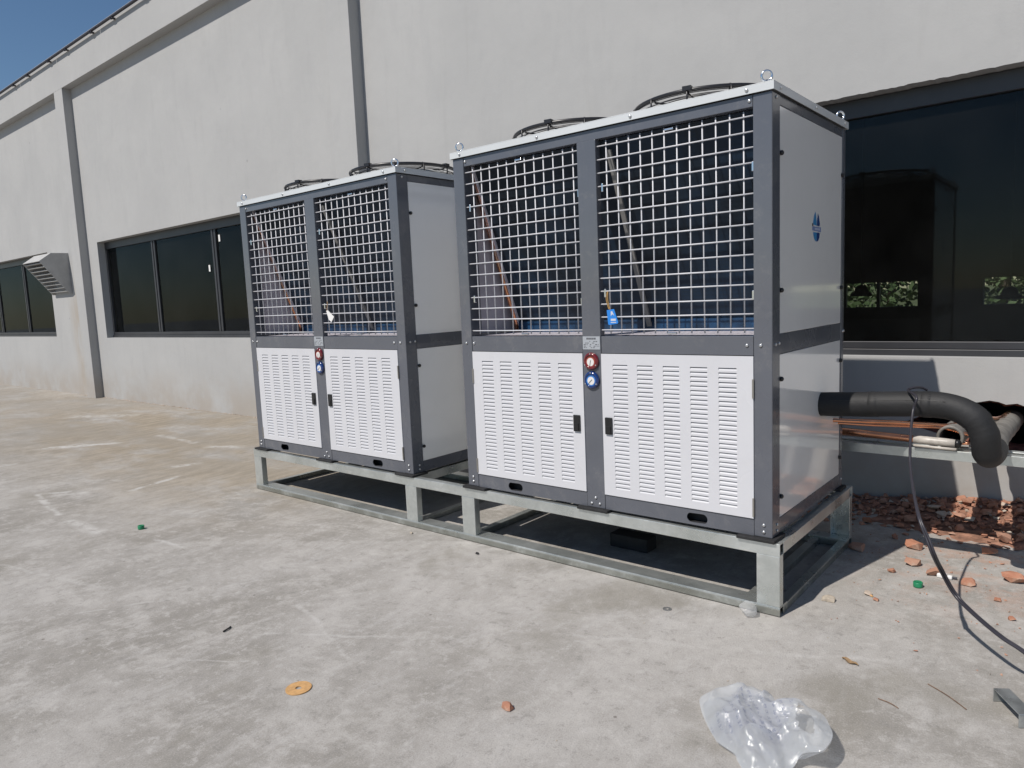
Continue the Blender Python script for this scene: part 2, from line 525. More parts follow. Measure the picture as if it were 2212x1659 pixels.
def mat_foliage():
    k = NT('foliage')
    oi = k.coord()
    n = k.noise(oi, 1.2, 4)
    k.link(k.mix(k.ramp(n, 0.3, 0.7), (0.05, 0.085, 0.03), (0.12, 0.17, 0.07)), k.b.inputs['Base Color'])
    k.b.inputs['Roughness'].default_value = 0.7
    return k.m


M['foliage'] = mat_foliage()
M['bark'] = simple('bark', (0.12, 0.09, 0.07), 0.9, var=0.3)
M['grass_ground'] = simple('grass_ground', (0.13, 0.14, 0.06), 0.95, var=0.4, vscale=0.8)


# ------------------------------------------------------------------ mesh builder
class MB:
    def __init__(self):
        self.v, self.f = [], []

    def add(self, vs_, fs_):
        o = len(self.v)
        self.v += [tuple(p) for p in vs_]
        self.f += [tuple(i + o for i in q) for q in fs_]
        return self

    def box(self, x0, x1, y0, y1, z0, z1, mx=None):
        p = [Vector((x, y, z)) for z in (z0, z1) for y in (y0, y1) for x in (x0, x1)]
        if mx is not None:
            p = [mx @ q for q in p]
        return self.add(p, [(0, 2, 3, 1), (4, 5, 7, 6), (0, 1, 5, 4), (1, 3, 7, 5), (3, 2, 6, 7), (2, 0, 4, 6)])

    def tube(self, pts, r, n=8, closed=False, caps=True):
        pts = [Vector(p) for p in pts]
        N = len(pts)
        rr = r if isinstance(r, (list, tuple)) else [r] * N
        tang = []
        for i in range(N):
            a = pts[(i - 1) % N] if (closed or i > 0) else pts[i]
            b = pts[(i + 1) % N] if (closed or i < N - 1) else pts[i]
            tang.append((b - a).normalized())
        ref = Vector((0, 0, 1)) if abs(tang[0].z) < 0.9 else Vector((1, 0, 0))
        nrm = (ref - tang[0] * ref.dot(tang[0])).normalized()
        vs_, fs_ = [], []
        for i in range(N):
            nrm = (nrm - tang[i] * nrm.dot(tang[i])).normalized()
            bi = tang[i].cross(nrm)
            for k_ in range(n):
                a = 2 * math.pi * k_ / n
                vs_.append(pts[i] + (nrm * math.cos(a) + bi * math.sin(a)) * rr[i])
        for i in range(N if closed else N - 1):
            j = (i + 1) % N
            for k_ in range(n):
                l = (k_ + 1) % n
                fs_.append((i * n + k_, i * n + l, j * n + l, j * n + k_))
        if caps and not closed:
            fs_.append(tuple(range(n - 1, -1, -1)))
            fs_.append(tuple((N - 1) * n + k_ for k_ in range(n)))
        return self.add(vs_, fs_)

    def ring(self, c, R, r, axis='z', n=40, m=8):
        pts = []
        for i in range(n):
            a = 2 * math.pi * i / n
            u, w = R * math.cos(a), R * math.sin(a)
            d = {'z': (u, w, 0), 'y': (u, 0, w), 'x': (0, u, w)}[axis]
            pts.append((c[0] + d[0], c[1] + d[1], c[2] + d[2]))
        return self.tube(pts, r, m, closed=True)

    def lathe(self, prof, c, axis='z', n=24, sgn=1):
        """prof: (radius, offset along axis); closed by its own ends."""
        vs_, fs_ = [], []
        for (r, h) in prof:
            for i in range(n):
                a = 2 * math.pi * i / n
                u, w = r * math.cos(a), r * math.sin(a)
                d = {'z': (u, w, h * sgn), 'y': (u, h * sgn, w), 'x': (h * sgn, u, w)}[axis]
                vs_.append((c[0] + d[0], c[1] + d[1], c[2] + d[2]))
        for j in range(len(prof) - 1):
            for i in range(n):
                l = (i + 1) % n
                fs_.append((j * n + i, j * n + l, (j + 1) * n + l, (j + 1) * n + i))
        fs_.append(tuple(range(n - 1, -1, -1)))
        fs_.append(tuple((len(prof) - 1) * n + i for i in range(n)))
        return self.add(vs_, fs_)

    def prism(self, poly, axis, a, b):
        """poly: 2-D points in the plane across the axis; extruded from a to b."""
        def P(p, h):
            return {'x': (h, p[0], p[1]), 'y': (p[0], h, p[1]), 'z': (p[0], p[1], h)}[axis]
        n = len(poly)
        vs_ = [P(p, a) for p in poly] + [P(p, b) for p in poly]
        fs_ = [tuple(range(n)), tuple(range(2 * n - 1, n - 1, -1))]
        fs_ += [(i, i + n, (i + 1) % n + n, (i + 1) % n) for i in range(n)]
        return self.add(vs_, fs_)

    def mesh(self, name, mat, smooth=False):
        me = bpy.data.meshes.new(name)
        me.from_pydata(self.v, [], self.f)
        bm = bmesh.new()
        bm.from_mesh(me)
        bmesh.ops.recalc_face_normals(bm, faces=bm.faces)
        bm.to_mesh(me)
        bm.free()
        me.materials.append(M[mat])
        if smooth:
            for p in me.polygons:
                p.use_smooth = True
        return me

    def build(self, name, mat, parent=None, smooth=False, bevel=0.0):
        return place(self.mesh(name, mat, smooth), name, parent, bevel=bevel)


def place(me, name, parent=None, loc=None, rot=None, bevel=0.0):
    o = bpy.data.objects.new(name, me)
    COL.objects.link(o)
    if loc is not None:
        o.location = loc
    if rot is not None:
        o.rotation_euler = rot
    if parent is not None:
        o.parent = parent
        o.matrix_parent_inverse = Matrix.Translation(-Vector(parent.get('_w', (0, 0, 0))))
    if bevel:
        b = o.modifiers.new('bevel', 'BEVEL')
        b.width = bevel
        b.segments = 2
        b.limit_method = 'ANGLE'
        b.angle_limit = math.radians(40)
    return o


def thing(name, label, cat, loc, group=None):
    o = bpy.data.objects.new(name, None)
    COL.objects.link(o)
    o.location = loc
    o['_w'] = tuple(loc)
    o.empty_display_size = 0.1
    tag(o, label, cat, group)
    return o


def tag(o, label=None, cat=None, group=None, kind=None):
    if label:
        o['label'] = label
    if cat:
        o['category'] = cat
    if group:
        o['group'] = group
    if kind:
        o['kind'] = kind
    return o


def origin_to(o, p):
    """move the object's origin to world point p, mesh unchanged in space."""
    p = Vector(p)
    o.data.transform(Matrix.Translation(-p))
    o.location = p
    return o


def spline(pts, sub=8):
    pts = [Vector(p) for p in pts]
    out = []
    for i in range(len(pts) - 1):
        p0, p1, p2, p3 = pts[max(i - 1, 0)], pts[i], pts[i + 1], pts[min(i + 2, len(pts) - 1)]
        for s in range(sub):
            t = s / sub
            out.append(0.5 * ((2 * p1) + (p2 - p0) * t + (2 * p0 - 5 * p1 + 4 * p2 - p3) * t * t + (3 * p1 - p0 - 3 * p2 + p3) * t ** 3))
    out.append(pts[-1])
    return out


def slab(poly, holes, y0, y1):
    """upright slab in XZ with polygon holes, front face at y0, back at y1."""
    mb = MB()
    loops = [poly] + holes
    tri = tessellate_polygon([[Vector((p[0], p[1], 0)) for p in lp] for lp in loops])
    flat = [p for lp in loops for p in lp]
    n = len(flat)
    vs_ = [(p[0], y0, p[1]) for p in flat] + [(p[0], y1, p[1]) for p in flat]
    fs_ = [tuple(t) for t in tri] + [tuple(i + n for i in reversed(t)) for t in tri]
    o = 0
    for lp in loops:
        m = len(lp)
        for i in range(m):
            a, b = o + i, o + (i + 1) % m
            fs_.append((a, b, b + n, a + n))
        o += m
    mb.add(vs_, fs_)
    return mb


# ------------------------------------------------------------------ ground
g = MB().add([(-150, -150, 0), (150, -150, 0), (150, 2.6, 0), (-150, 2.6, 0)], [(0, 1, 2, 3)]).build('terrace_floor', 'ground')
tag(g, 'bare pale concrete terrace floor with trowel marks and stains', 'floor', kind='structure')
lawn = MB().add([(-150, 2.6, -0.05), (150, 2.6, -0.05), (150, 250, -0.05), (-150, 250, -0.05)], [(0, 1, 2, 3)]).build('ground', 'grass_ground')
tag(lawn, 'open ground behind the warehouse', 'ground', kind='structure')

# ------------------------------------------------------------------ warehouse
YW, YP, YB = 2.30, 2.15, 2.54          # bay wall, pilaster front, inner face
PIL = [(-28.99, -28.57), (-20.62, -20.20), (-12.30, -11.90), (-3.97, -3.55), (4.40, 4.82)]
ZS = 5.77                               # soffit
bld = thing('warehouse', 'long grey rendered warehouse with dark strip windows between pilasters', 'building', (-8, YW, 0))
WIN = {1: (-19.85, -14.04, 1.18, 2.95), 2: (-11.45, -4.40, 1.16, 2.94), 3: (-2.70, 3.95, 1.035, 2.86)}
HOLE = [(2.05, 0.575), (2.16, 0.54), (2.3, 0.50), (2.42, 0.47), (2.56, 0.45), (2.68, 0.43), (2.80, 0.425), (2.95, 0.45), (3.0, 0.55),
        (2.97, 0.66), (2.9, 0.705), (2.82, 0.715), (2.75, 0.725), (2.70, 0.745), (2.64, 0.735), (2.60, 0.75), (2.55, 0.757), (2.48, 0.74),
        (2.44, 0.75), (2.38, 0.725), (2.32, 0.715), (2.26, 0.68), (2.2, 0.66), (2.14, 0.62)]
for i in range(4):
    x0, x1 = PIL[i][1], PIL[i + 1][0]
    holes = []
    if i in WIN:
        a, b, c0, c1 = WIN[i]
        top = [(b, c1), (a, c1)]
        if i == 3:   # the lintel edge is broken and ragged
            rnd = random.Random(3)
            top = [(b, c1)] + [(b - (b - a) * t / 260, c1 + rnd.uniform(-0.002, 0.003) + 0.007 * max(0, noise.noise(Vector((t * 0.13, 2, 5)))) ) for t in range(1, 260)] + [(a, c1)]
        holes.append([(a, c0), (b, c0)] + top)
    if i == 3:
        holes.append(HOLE)
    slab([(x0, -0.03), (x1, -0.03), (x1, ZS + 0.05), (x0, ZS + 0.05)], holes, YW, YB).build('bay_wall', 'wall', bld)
lin = MB()
hn = len(HOLE) * 4
fine = []
for i_ in range(len(HOLE)):
    p, q = Vector((*HOLE[i_], 0)), Vector((*HOLE[(i_ + 1) % len(HOLE)], 0))
    fine += [p.lerp(q, t_ / 4) for t_ in range(4)]
hc = Vector((2.53, 0.60, 0))
for d_ in range(7):
    for p in fine:
        n_ = noise.noise(Vector((p.x * 14, p.y * 14, d_ * 1.3)))
        r_ = p + (hc - p).normalized() * (0.006 + max(0, 0.018 + 0.03 * n_) * min(1, d_ / 2))
        lin.v.append((r_.x, YW + 0.004 + d_ * 0.038, r_.y))
for d_ in range(6):
    for i_ in range(hn):
        l_ = (i_ + 1) % hn
        lin.f.append((d_ * hn + i_, d_ * hn + l_, (d_ + 1) * hn + l_, (d_ + 1) * hn + i_))
lin.build('broken_brick_lining', 'brick_hole', bld)
for (a, b) in PIL:
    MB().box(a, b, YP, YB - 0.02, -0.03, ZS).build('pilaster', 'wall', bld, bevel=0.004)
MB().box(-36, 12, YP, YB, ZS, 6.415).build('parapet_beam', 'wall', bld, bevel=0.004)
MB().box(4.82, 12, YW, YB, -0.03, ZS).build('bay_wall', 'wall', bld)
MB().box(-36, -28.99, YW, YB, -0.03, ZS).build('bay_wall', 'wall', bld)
# roof edge rail in lengths, on brackets
rx = -34.0
seg = MB().box(0, 1.985, 2.078, 2.120, 6.322, 6.344).mesh('eaves_rail', 'rail_dark')
brk = MB().box(-0.02, 0.02, 2.085, 2.152, 6.300, 6.3215).box(-0.05, 0.05, 2.085, 2.112, 6.300, 6.3215).mesh('rail_bracket', 'rail_dark')
while rx < 8:
    place(seg, 'eaves_rail', bld, loc=(rx, 0, 0))
    place(brk, 'rail_bracket', bld, loc=(rx + 0.6, 0, 0))
    place(brk, 'rail_bracket', bld, loc=(rx + 1.75, 0, 0))
    rx += 2.0
# room behind the glass
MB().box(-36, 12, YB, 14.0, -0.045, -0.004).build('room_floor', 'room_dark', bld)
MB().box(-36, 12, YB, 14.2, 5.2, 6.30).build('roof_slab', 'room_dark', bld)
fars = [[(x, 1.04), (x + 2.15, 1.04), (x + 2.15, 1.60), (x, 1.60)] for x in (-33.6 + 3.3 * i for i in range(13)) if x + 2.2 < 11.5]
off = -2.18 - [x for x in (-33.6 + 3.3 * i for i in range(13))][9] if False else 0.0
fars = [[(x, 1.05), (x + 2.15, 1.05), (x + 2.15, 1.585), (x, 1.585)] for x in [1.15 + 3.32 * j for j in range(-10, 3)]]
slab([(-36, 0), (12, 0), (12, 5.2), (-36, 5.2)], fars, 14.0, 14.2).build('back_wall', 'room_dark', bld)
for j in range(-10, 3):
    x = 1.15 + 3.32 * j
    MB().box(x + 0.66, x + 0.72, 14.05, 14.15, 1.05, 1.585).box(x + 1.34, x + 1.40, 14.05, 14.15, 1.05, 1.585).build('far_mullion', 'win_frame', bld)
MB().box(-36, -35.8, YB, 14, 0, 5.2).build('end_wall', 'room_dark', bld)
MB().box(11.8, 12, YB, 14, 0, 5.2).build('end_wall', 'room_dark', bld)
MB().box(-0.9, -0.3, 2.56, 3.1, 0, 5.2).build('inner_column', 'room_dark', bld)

# windows
def window(a, b, c0, c1, mull, seed):
    yf = YW + 0.125
    f = MB()
    f.box(a, b, yf, yf + 0.07, c1 - 0.13, c1 - 0.002)
    f.box(a, b, yf - 0.012, yf + 0.07, c0, c0 + 0.045)
    f.box(a, b, yf + 0.006, yf + 0.06, c0 + 0.047, c0 + 0.098)
    f.box(a, a + 0.05, yf + 0.002, yf + 0.068, c0 + 0.1, c1 - 0.13)
    f.box(b - 0.05, b, yf + 0.002, yf + 0.068, c0 + 0.1, c1 - 0.13)
    w = f.build('window', 'win_frame', bld, bevel=0.003)
    xs = [a + 0.05] + mull + [b - 0.05]
    for m in mull:
        mb = MB().box(m - 0.06, m - 0.012, yf + 0.004, yf + 0.066, c0 + 0.1, c1 - 0.132)
        mb.box(m - 0.008, m + 0.05, yf + 0.014, yf + 0.062, c0 + 0.1, c1 - 0.132)
        mb.build('mullion', 'win_frame', w, bevel=0.003)
    for i in range(len(xs) - 1):
        MB().box(xs[i] + 0.01, xs[i + 1] - 0.01, yf + 0.036, yf + 0.042, c0 + 0.1, c1 - 0.13).build('pane', 'glass', w)
    return w


w1 = window(*WIN[1], [-18.05, -16.10], 1)
w2 = window(*WIN[2], [-9.49, -7.45, -5.42], 2)
w3 = window(*WIN[3], [-0.90, 1.10, 3.08], 3)
for (w, x, z) in ((w2, -7.31, 2.665), (w2, -7.68, 2.235), (w1, -16.13, 1.405)):
    MB().box(x - 0.022, x + 0.022, YW + 0.150, YW + 0.157, z - 0.05, z + 0.05).build('paper_sticker', 'paper', w)

# pendant lamps inside the hall
for (x, y, z, lab) in ((0.60, 7.0, 1.40, 'black dome pendant lamp seen through the glass beside the big unit'),
                       (2.22, 7.0, 1.31, 'black dome pendant lamp seen through the glass near the right edge')):
    t = thing('pendant_lamp', lab, 'lamp', (x, y, z), 'pendant lamps in the hall')
    MB().lathe([(0.135, 0.0), (0.13, 0.03), (0.085, 0.06), (0.075, 0.11), (0.045, 0.14), (0.012, 0.15)], (x, y, z), n=20).build('lamp_shade', 'lamp_black', t, smooth=True)
    MB().tube([(x, y, z + 0.14), (x, y, 5.2)], 0.008, 6).build('cord', 'lamp_black', t)

# trees beyond the hall, seen only as green through its far windows
def tree(x, y, h, seed, lab):
    rnd = random.Random(seed)
    t = thing('tree', lab, 'tree', (x, y, -0.05), 'trees behind the hall')
    MB().tube([(x, y, -0.05), (x + 0.1, y, h * 0.4), (x, y + 0.1, h * 0.75)], [0.16, 0.11, 0.05], 8).build('trunk', 'bark', t)
    vs_, fs_ = [], []
    for i in range(2600):
        u = Vector((rnd.gauss(0, 1), rnd.gauss(0, 1), rnd.gauss(0, 1))).normalized() * (rnd.random() ** 0.4)
        p = Vector((x + u.x * 2.3, y + u.y * 2.0, h * 0.55 + u.z * h * 0.56))
        if p.z < 0.1:
            continue
        a = Vector((rnd.uniform(-1, 1), rnd.uniform(-1, 1), rnd.uniform(-1, 1))).normalized() * 0.16
        b = Vector((rnd.uniform(-1, 1), rnd.uniform(-1, 1), rnd.uniform(-1, 1))).normalized() * 0.1
        o = len(vs_)
        vs_ += [p - a, p + b, p + a, p - b]
        fs_.append((o, o + 1, o + 2, o + 3))
    MB().add(vs_, fs_).build('crown', 'foliage', t)


for i, x in enumerate((-8.5, -5.6, -2.9, 0.3, 3.2)):
    tree(x, 25 + (i % 2) * 1.5, 5.2 + (i % 3) * 0.5, i,
         'green tree beyond the far hall windows, %s from the left' % ('first', 'second', 'third', 'fourth', 'fifth')[i])

# exhaust hood on the wall
hx0, hx1 = -13.85, -12.90
hood = thing('vent_hood', 'pale sheet metal vent hood with slanted louvred mouth on the wall', 'vent hood', (hx1, YW, 2.05))
M['hood'] = simple('hood', (0.40, 0.395, 0.385), 0.5, var=0.1, vscale=5)
side = [(YW - 0.003, 2.85), (1.99, 2.845), (1.77, 2.685), (YW - 0.05, 2.05), (YW - 0.003, 2.05)]
t_ = 0.012
MB().prism(side, 'x', hx1 - t_, hx1).build('side_plate', 'hood', hood)
MB().prism(side, 'x', hx0, hx0 + t_).build('side_plate', 'hood', hood)
MB().box(hx0 + t_, hx1 - t_, 1.995, YW - 0.003, 2.835, 2.847).build('top_plate', 'hood', hood)
MB().prism([(1.99, 2.845), (1.77, 2.685), (1.777, 2.676), (1.995, 2.834)], 'x', hx0 + t_, hx1 - t_).build('slope_plate', 'hood', hood)
for i in range(9):
    f = (i + 0.35) / 9
    yy, zz = 1.785 + (YW - 0.06 - 1.785) * f, 2.675 + (2.06 - 2.675) * f
    mx = Matrix.Translation((0, yy, zz)) @ Matrix.Rotation(math.radians(-8), 4, 'X')
    MB().box(hx0 + t_, hx1 - t_, 0.0, 0.055, -0.006, 0.004, mx).build('louvre_blade', 'hood', hood)

# ------------------------------------------------------------------ condensing unit
W, D, ZB, ZT = 1.955, 1.14, 0.375, 2.41
HEX = MB().lathe([(0.0085, 0.0), (0.0085, 0.004), (0.0065, 0.006), (0.0055, 0.007)], (0, 0, 0), 'y', 8, -1).mesh('bolt', 'bolt', True)
HEXX = MB().lathe([(0.0075, 0.0), (0.0075, 0.004), (0.005, 0.006)], (0, 0, 0), 'x', 8, 1).mesh('bolt', 'bolt', True)
KNOB = MB().lathe([(0.012, 0.0), (0.011, 0.01), (0.006, 0.014)], (0, 0, 0), 'x', 10, 1).mesh('panel_knob', 'black_plastic', True)
LOUV = None


def louvre_mesh():
    """pressed-in louvre 90 mm wide: cut along its top edge, sloping out to flush at the bottom."""
    h, d, w, t = 0.0125, 0.010, 0.090, 0.0008
    vs_ = [(0, d, h), (w, d, h), (w, 0, 0), (0, 0, 0), (0, 0, h), (w, 0, h)]
    fs_ = [(0, 3, 2, 1), (0, 4, 3), (1, 2, 5)]
    m = MB().add(vs_, fs_)
    me = bpy.data.meshes.new('louvre')
    me.from_pydata(m.v, [], m.f)
    me.materials.append(M['white_paint'])
    return me


LOUV = louvre_mesh()


def make_unit():
    u = thing('condensing_unit', 'x', 'condensing unit', (0, 0, 0.355))
    P = 'grey_paint'
    # posts and rails
    for (a, b) in ((0, 0.086), (W - 0.087, W)):
        MB().box(a, b, 0, 0.1, ZB, ZT).build('corner_post', P, u, bevel=0.004)
        MB().box(a, b, D - 0.05, D, ZB, ZT).build('corner_post', P, u, bevel=0.004)
    MB().box(0.914, 1.031, 0.0, 0.045, ZB, 2.359).build('centre_post', P, u, bevel=0.003)
    for (a, b) in ((0.088, 1.866),):
        MB().box(a, b, 0.003, 0.045, 2.358, ZT).build('front_rail', P, u, bevel=0.002)
    # bottom rail with hand slots, mid rail
    for (a, b, sx) in ((0.088, 0.912, 0.388), (1.033, 1.866, 1.574)):
        MB().box(a, b, 0.003, 0.10, 1.240, 1.331).build('front_rail', P, u, bevel=0.002)
        hole = []
        for k_ in range(16):
            t = 2 * math.pi * k_ / 16
            cx = sx + (0.031 if math.cos(t) > 0 else -0.031)
            hole.append((cx + 0.025 * math.cos(t), 0.412 + 0.025 * math.sin(t)))
        slab([(a, ZB), (b, ZB), (b, 0.456), (a, 0.456)], [hole], 0.003, 0.009).build('front_rail', P, u)
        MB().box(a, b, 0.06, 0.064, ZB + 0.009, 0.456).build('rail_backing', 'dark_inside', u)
    for y in (D - 0.045,):
        for (z0, z1) in ((ZB, 0.456), (1.24, 1.331), (2.358, ZT)):
            MB().box(0.088, W - 0.089, y, D - 0.003, z0, z1).build('rear_rail', P, u)
    for x in (0.003, W - 0.043):
        for (z0, z1) in ((ZB, 0.449), (1.240, 1.334), (2.366, ZT)):
            MB().box(x, x + 0.04, 0.102, D - 0.052, z0, z1).build('side_rail', P, u, bevel=0.002)
    # side panels
    for x, s in ((W - 0.012, 1), (0.004, -1)):
        MB().box(x, x + 0.008, 0.104, D - 0.054, 1.336, 2.364).build('side_panel', 'side_paint', u, bevel=0.002)
        MB().box(x, x + 0.008, 0.104, D - 0.054, 0.451, 1.238).build('side_panel', 'side_paint', u, bevel=0.002)
    MB().box(0.02, 0.024, 0.05, D - 0.05, 1.34, 2.36).build('inner_sheet', 'inner_sheet', u)
    MB().box(0.09, W - 0.09, D - 0.03, D - 0.022, 0.46, 1.238).build('rear_panel', 'white_paint', u)
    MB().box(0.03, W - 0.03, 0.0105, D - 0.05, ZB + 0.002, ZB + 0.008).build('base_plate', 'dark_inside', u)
    MB().box(0.05, W - 0.05, 0.046, D - 0.06, 1.325, 1.331).build('drip_tray', 'inner_sheet', u)
    for z in (2.157, 1.537, 1.122, 0.555):
        for y in (0.112, D - 0.062):
            place(KNOB, 'panel_knob', u, loc=(W - 0.002, y, z))
    # lid
    lid = MB().box(-0.012, W + 0.012, -0.012, D + 0.012, 2.446, 2.450)
    lid.box(-0.012, W + 0.012, -0.012, -0.009, 2.412, 2.446).box(-0.012, W + 0.012, D + 0.009, D + 0.012, 2.412, 2.446)
    lid.box(-0.012, -0.009, -0.009, D + 0.009, 2.412, 2.446).box(W + 0.009, W + 0.012, -0.009, D + 0.009, 2.412, 2.446)
    lid.box(0.1, W - 0.1, 0.1, D - 0.1, 2.428, 2.432)
    lo = lid.build('lid', 'lid_paint', u, bevel=0.0012)
    for x in (0.07, 0.66, 1.25, 1.845):
        place(HEX, 'lid_screw', lo, loc=(x, -0.012, 2.430))
    for y in (0.07, 0.57, 1.07):
        place(HEXX, 'lid_screw', lo, loc=(W + 0.012, y, 2.430))
    for (x, y, rz) in ((0.035, 0.03, 0.5), (W - 0.035, 0.03, 0.55), (0.035, D - 0.03, 0.4), (W - 0.02, D - 0.035, 0.9)):
        e = MB()
        pts = []
        for i in range(24):
            a = 2 * math.pi * i / 24
            pts.append((x + 0.0225 * math.cos(a) * math.cos(rz), y + 0.0225 * math.cos(a) * math.sin(rz), 2.483 + 0.0225 * math.sin(a)))
        e.tube(pts, 0.0055, 8, closed=True)
        e.lathe([(0.017, 2.450), (0.017, 2.455), (0.009, 2.457), (0.009, 2.466)], (x, y, 0), 'z', 14)
        e.build('eye_bolt', 'chrome', u, smooth=True)
    # bolts on the front and the side
    for (x, z) in ((0.043, 1.29), (0.104, 1.288), (1.836, 1.288), (1.902, 1.288), (0.10, 2.385), (1.852, 2.385),
                   (0.045, 0.435), (0.045, 0.405), (1.915, 0.435), (1.915, 0.402), (0.972, 0.432), (0.945, 0.398), (0.998, 0.400)):
        on_rail = z in (1.288, 2.385) and x not in (1.902,)
        place(HEX, 'bolt', u, loc=(x, 0.003 if on_rail else 0.0, z))
    for (y, z) in ((0.04, 1.29), (0.085, 1.292), (1.112, 1.287), (1.13, 1.289), (0.05, 2.39), (0.06, 0.43), (0.06, 0.40), (1.11, 0.42)):
        place(HEXX, 'bolt', u, loc=(W, y, z))
    # doors with pressed louvres
    for (x0, x1, lx, hx, hinge) in ((0.0895, 0.9125, (0.167, 0.313, 0.457, 0.602, 0.746), 0.866, 0.0895),
                                    (1.0335, 1.8675, (1.105, 1.252, 1.401, 1.550, 1.697), 1.074, 1.8675)):
        z0, z1, yf = 0.460, 1.237, -0.004
        xs = sorted([x0, x1] + [v for a in lx for v in (a, a + 0.090)])
        rows = [1.180 - 0.02300 * i for i in range(30)]
        zs = sorted([z0, z1] + [v for r in rows for v in (r - 0.0125, r)])
        vs_ = [(x, yf, z) for z in zs for x in xs]
        nx = len(xs)
        fs_ = []
        for j in range(len(zs) - 1):
            for i in range(nx - 1):
                if i % 2 == 1 and j % 2 == 1:
                    continue
                fs_.append((j * nx + i, j * nx + i + 1, (j + 1) * nx + i + 1, (j + 1) * nx + i))
        db = MB().add(vs_, fs_)
        # returned edges of the door leaf
        for (a, b, c, d_) in ((x0, x0 + 0.001, z0, z1), (x1 - 0.001, x1, z0, z1), (x0, x1, z0, z0 + 0.001), (x0, x1, z1 - 0.001, z1)):
            db.box(a, b, yf + 0.0003, 0.028, c, d_)
        dr = db.build('door', 'white_paint', u)
        for r in rows:
            for a in lx:
                place(LOUV, 'louvre', dr, loc=(a, yf, r - 0.0125))
        h = MB().box(hx - 0.021, hx + 0.021, yf - 0.011, yf + 0.002, 0.800, 0.892)
        h.box(hx - 0.014, hx + 0.014, yf - 0.015, yf - 0.011, 0.806, 0.846)
        h.build('door_handle', 'black_plastic', dr, bevel=0.004)
        for zc in (1.085, 0.515):
            s = 1 if hinge > 1 else -1
            MB().box(hinge - 0.004, hinge + 0.004, yf - 0.006, yf + 0.004, zc - 0.045, zc + 0.045).build('hinge', 'steel_hinge', dr)
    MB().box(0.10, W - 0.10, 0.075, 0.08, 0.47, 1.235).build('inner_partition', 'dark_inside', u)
    # wire mesh guards
    rnd = random.Random(11)
    for (x0, x1, v0) in ((0.080, 0.918, 0.140), (1.026, 1.872, 1.083)):
        L = x1 - x0
        hw = MB().tube([(-L / 2, 0, 0), (L / 2, 0, 0)], 0.0037, 8).mesh('guard_wire', 'mesh_white', True)
        vw = MB().tube([(0, 0, -0.502), (0, 0, 0.502)], 0.0037, 8).mesh('guard_wire', 'mesh_white', True)
        for i in range(15):
            place(hw, 'guard_wire', u, loc=((x0 + x1) / 2, 0.016, 2.322 - 0.0684 * i), rot=(0, rnd.uniform(-0.0022, 0.0022), 0))
        for i in range(12):
            place(vw, 'guard_wire', u, loc=(v0 + 0.0667 * i, 0.0235, 1.846), rot=(0, rnd.uniform(-0.002, 0.002), 0))
        for (cx, cz) in ((x0 + 0.42, 2.337), (x0 + 0.42, 1.345), (x0 + 0.032, 2.11), (x0 + 0.032, 1.56), (x1 - 0.01, 2.10), (x1 - 0.01, 1.52)):
            hz = cz > 2.3 or cz < 1.4
            MB().box(cx - (0.024 if hz else 0.006), cx + (0.024 if hz else 0.006), 0.012, 0.028, cz - (0.005 if hz else 0.022), cz + (0.005 if hz else 0.022)).build('mesh_clip', 'chrome', u, bevel=0.003)
    # V of finned coils behind the mesh
    def coil_slab(y_top, y_bot):
        zt, zb_ = 2.36, 1.36
        dy = 0.07 if y_bot > y_top else -0.07
        prof = [(y_top, zt), (y_bot, zb_), (y_bot + dy, zb_), (y_top + dy, zt)]
        MB().prism(prof, 'x', 0.11, W - 0.10).build('finned_coil', 'coil', u)
        s = [(y_top - dy * 0.2, zt), (y_bot - dy * 0.2, zb_), (y_bot + dy, zb_), (y_top + dy, zt)]
        return s
    s = coil_slab(0.07, 0.47)
    MB().prism(s, 'x', 0.098, 0.108).build('coil_end_plate', 'inner_sheet', u)
    MB().prism([(0.03, 2.3), (0.43, 1.36), (0.445, 1.36), (0.045, 2.3)], 'x', 1.075, 1.102).build('coil_strut', 'strut_sheet', u)
    coil_slab(D - 0.07, D - 0.47)
    MB().box(0.11, W - 0.10, 0.44, 0.455, 1.331, 1.40).build('coil_foot', 'coil_foot', u)
    MB().tube([(0.085, 0.075, 2.33), (0.085, 0.44, 1.40), (0.085, 0.45, 1.33)], 0.014, 10).build('copper_header', 'copper', u, smooth=True)
    MB().tube([(0.075, 0.11, 2.33), (0.075, 0.50, 1.36)], 0.009, 8).build('copper_header', 'copper', u, smooth=True)
    # fans
    for cx in (0.5475, 1.4075):
        R, cy = 0.40, 0.57
        fg = MB().ring((cx, cy, 2.544), R, 0.0105, n=56).build('fan_guard', 'black_wire', u, smooth=True)
        for (z, rr) in ((2.455, R + 0.004), (2.474, R + 0.004), (2.493, R + 0.004), (2.512, R + 0.003), (2.530, R + 0.001)):
            MB().ring((cx, cy, z), rr, 0.0024, n=56, m=6).build('guard_ring', 'black_wire', fg, smooth=True)
        for rr in (0.355, 0.315, 0.275, 0.235, 0.195, 0.155, 0.115):
            MB().ring((cx, cy, 2.530), rr, 0.0022, n=48, m=6).build('guard_ring', 'black_wire', fg, smooth=True)
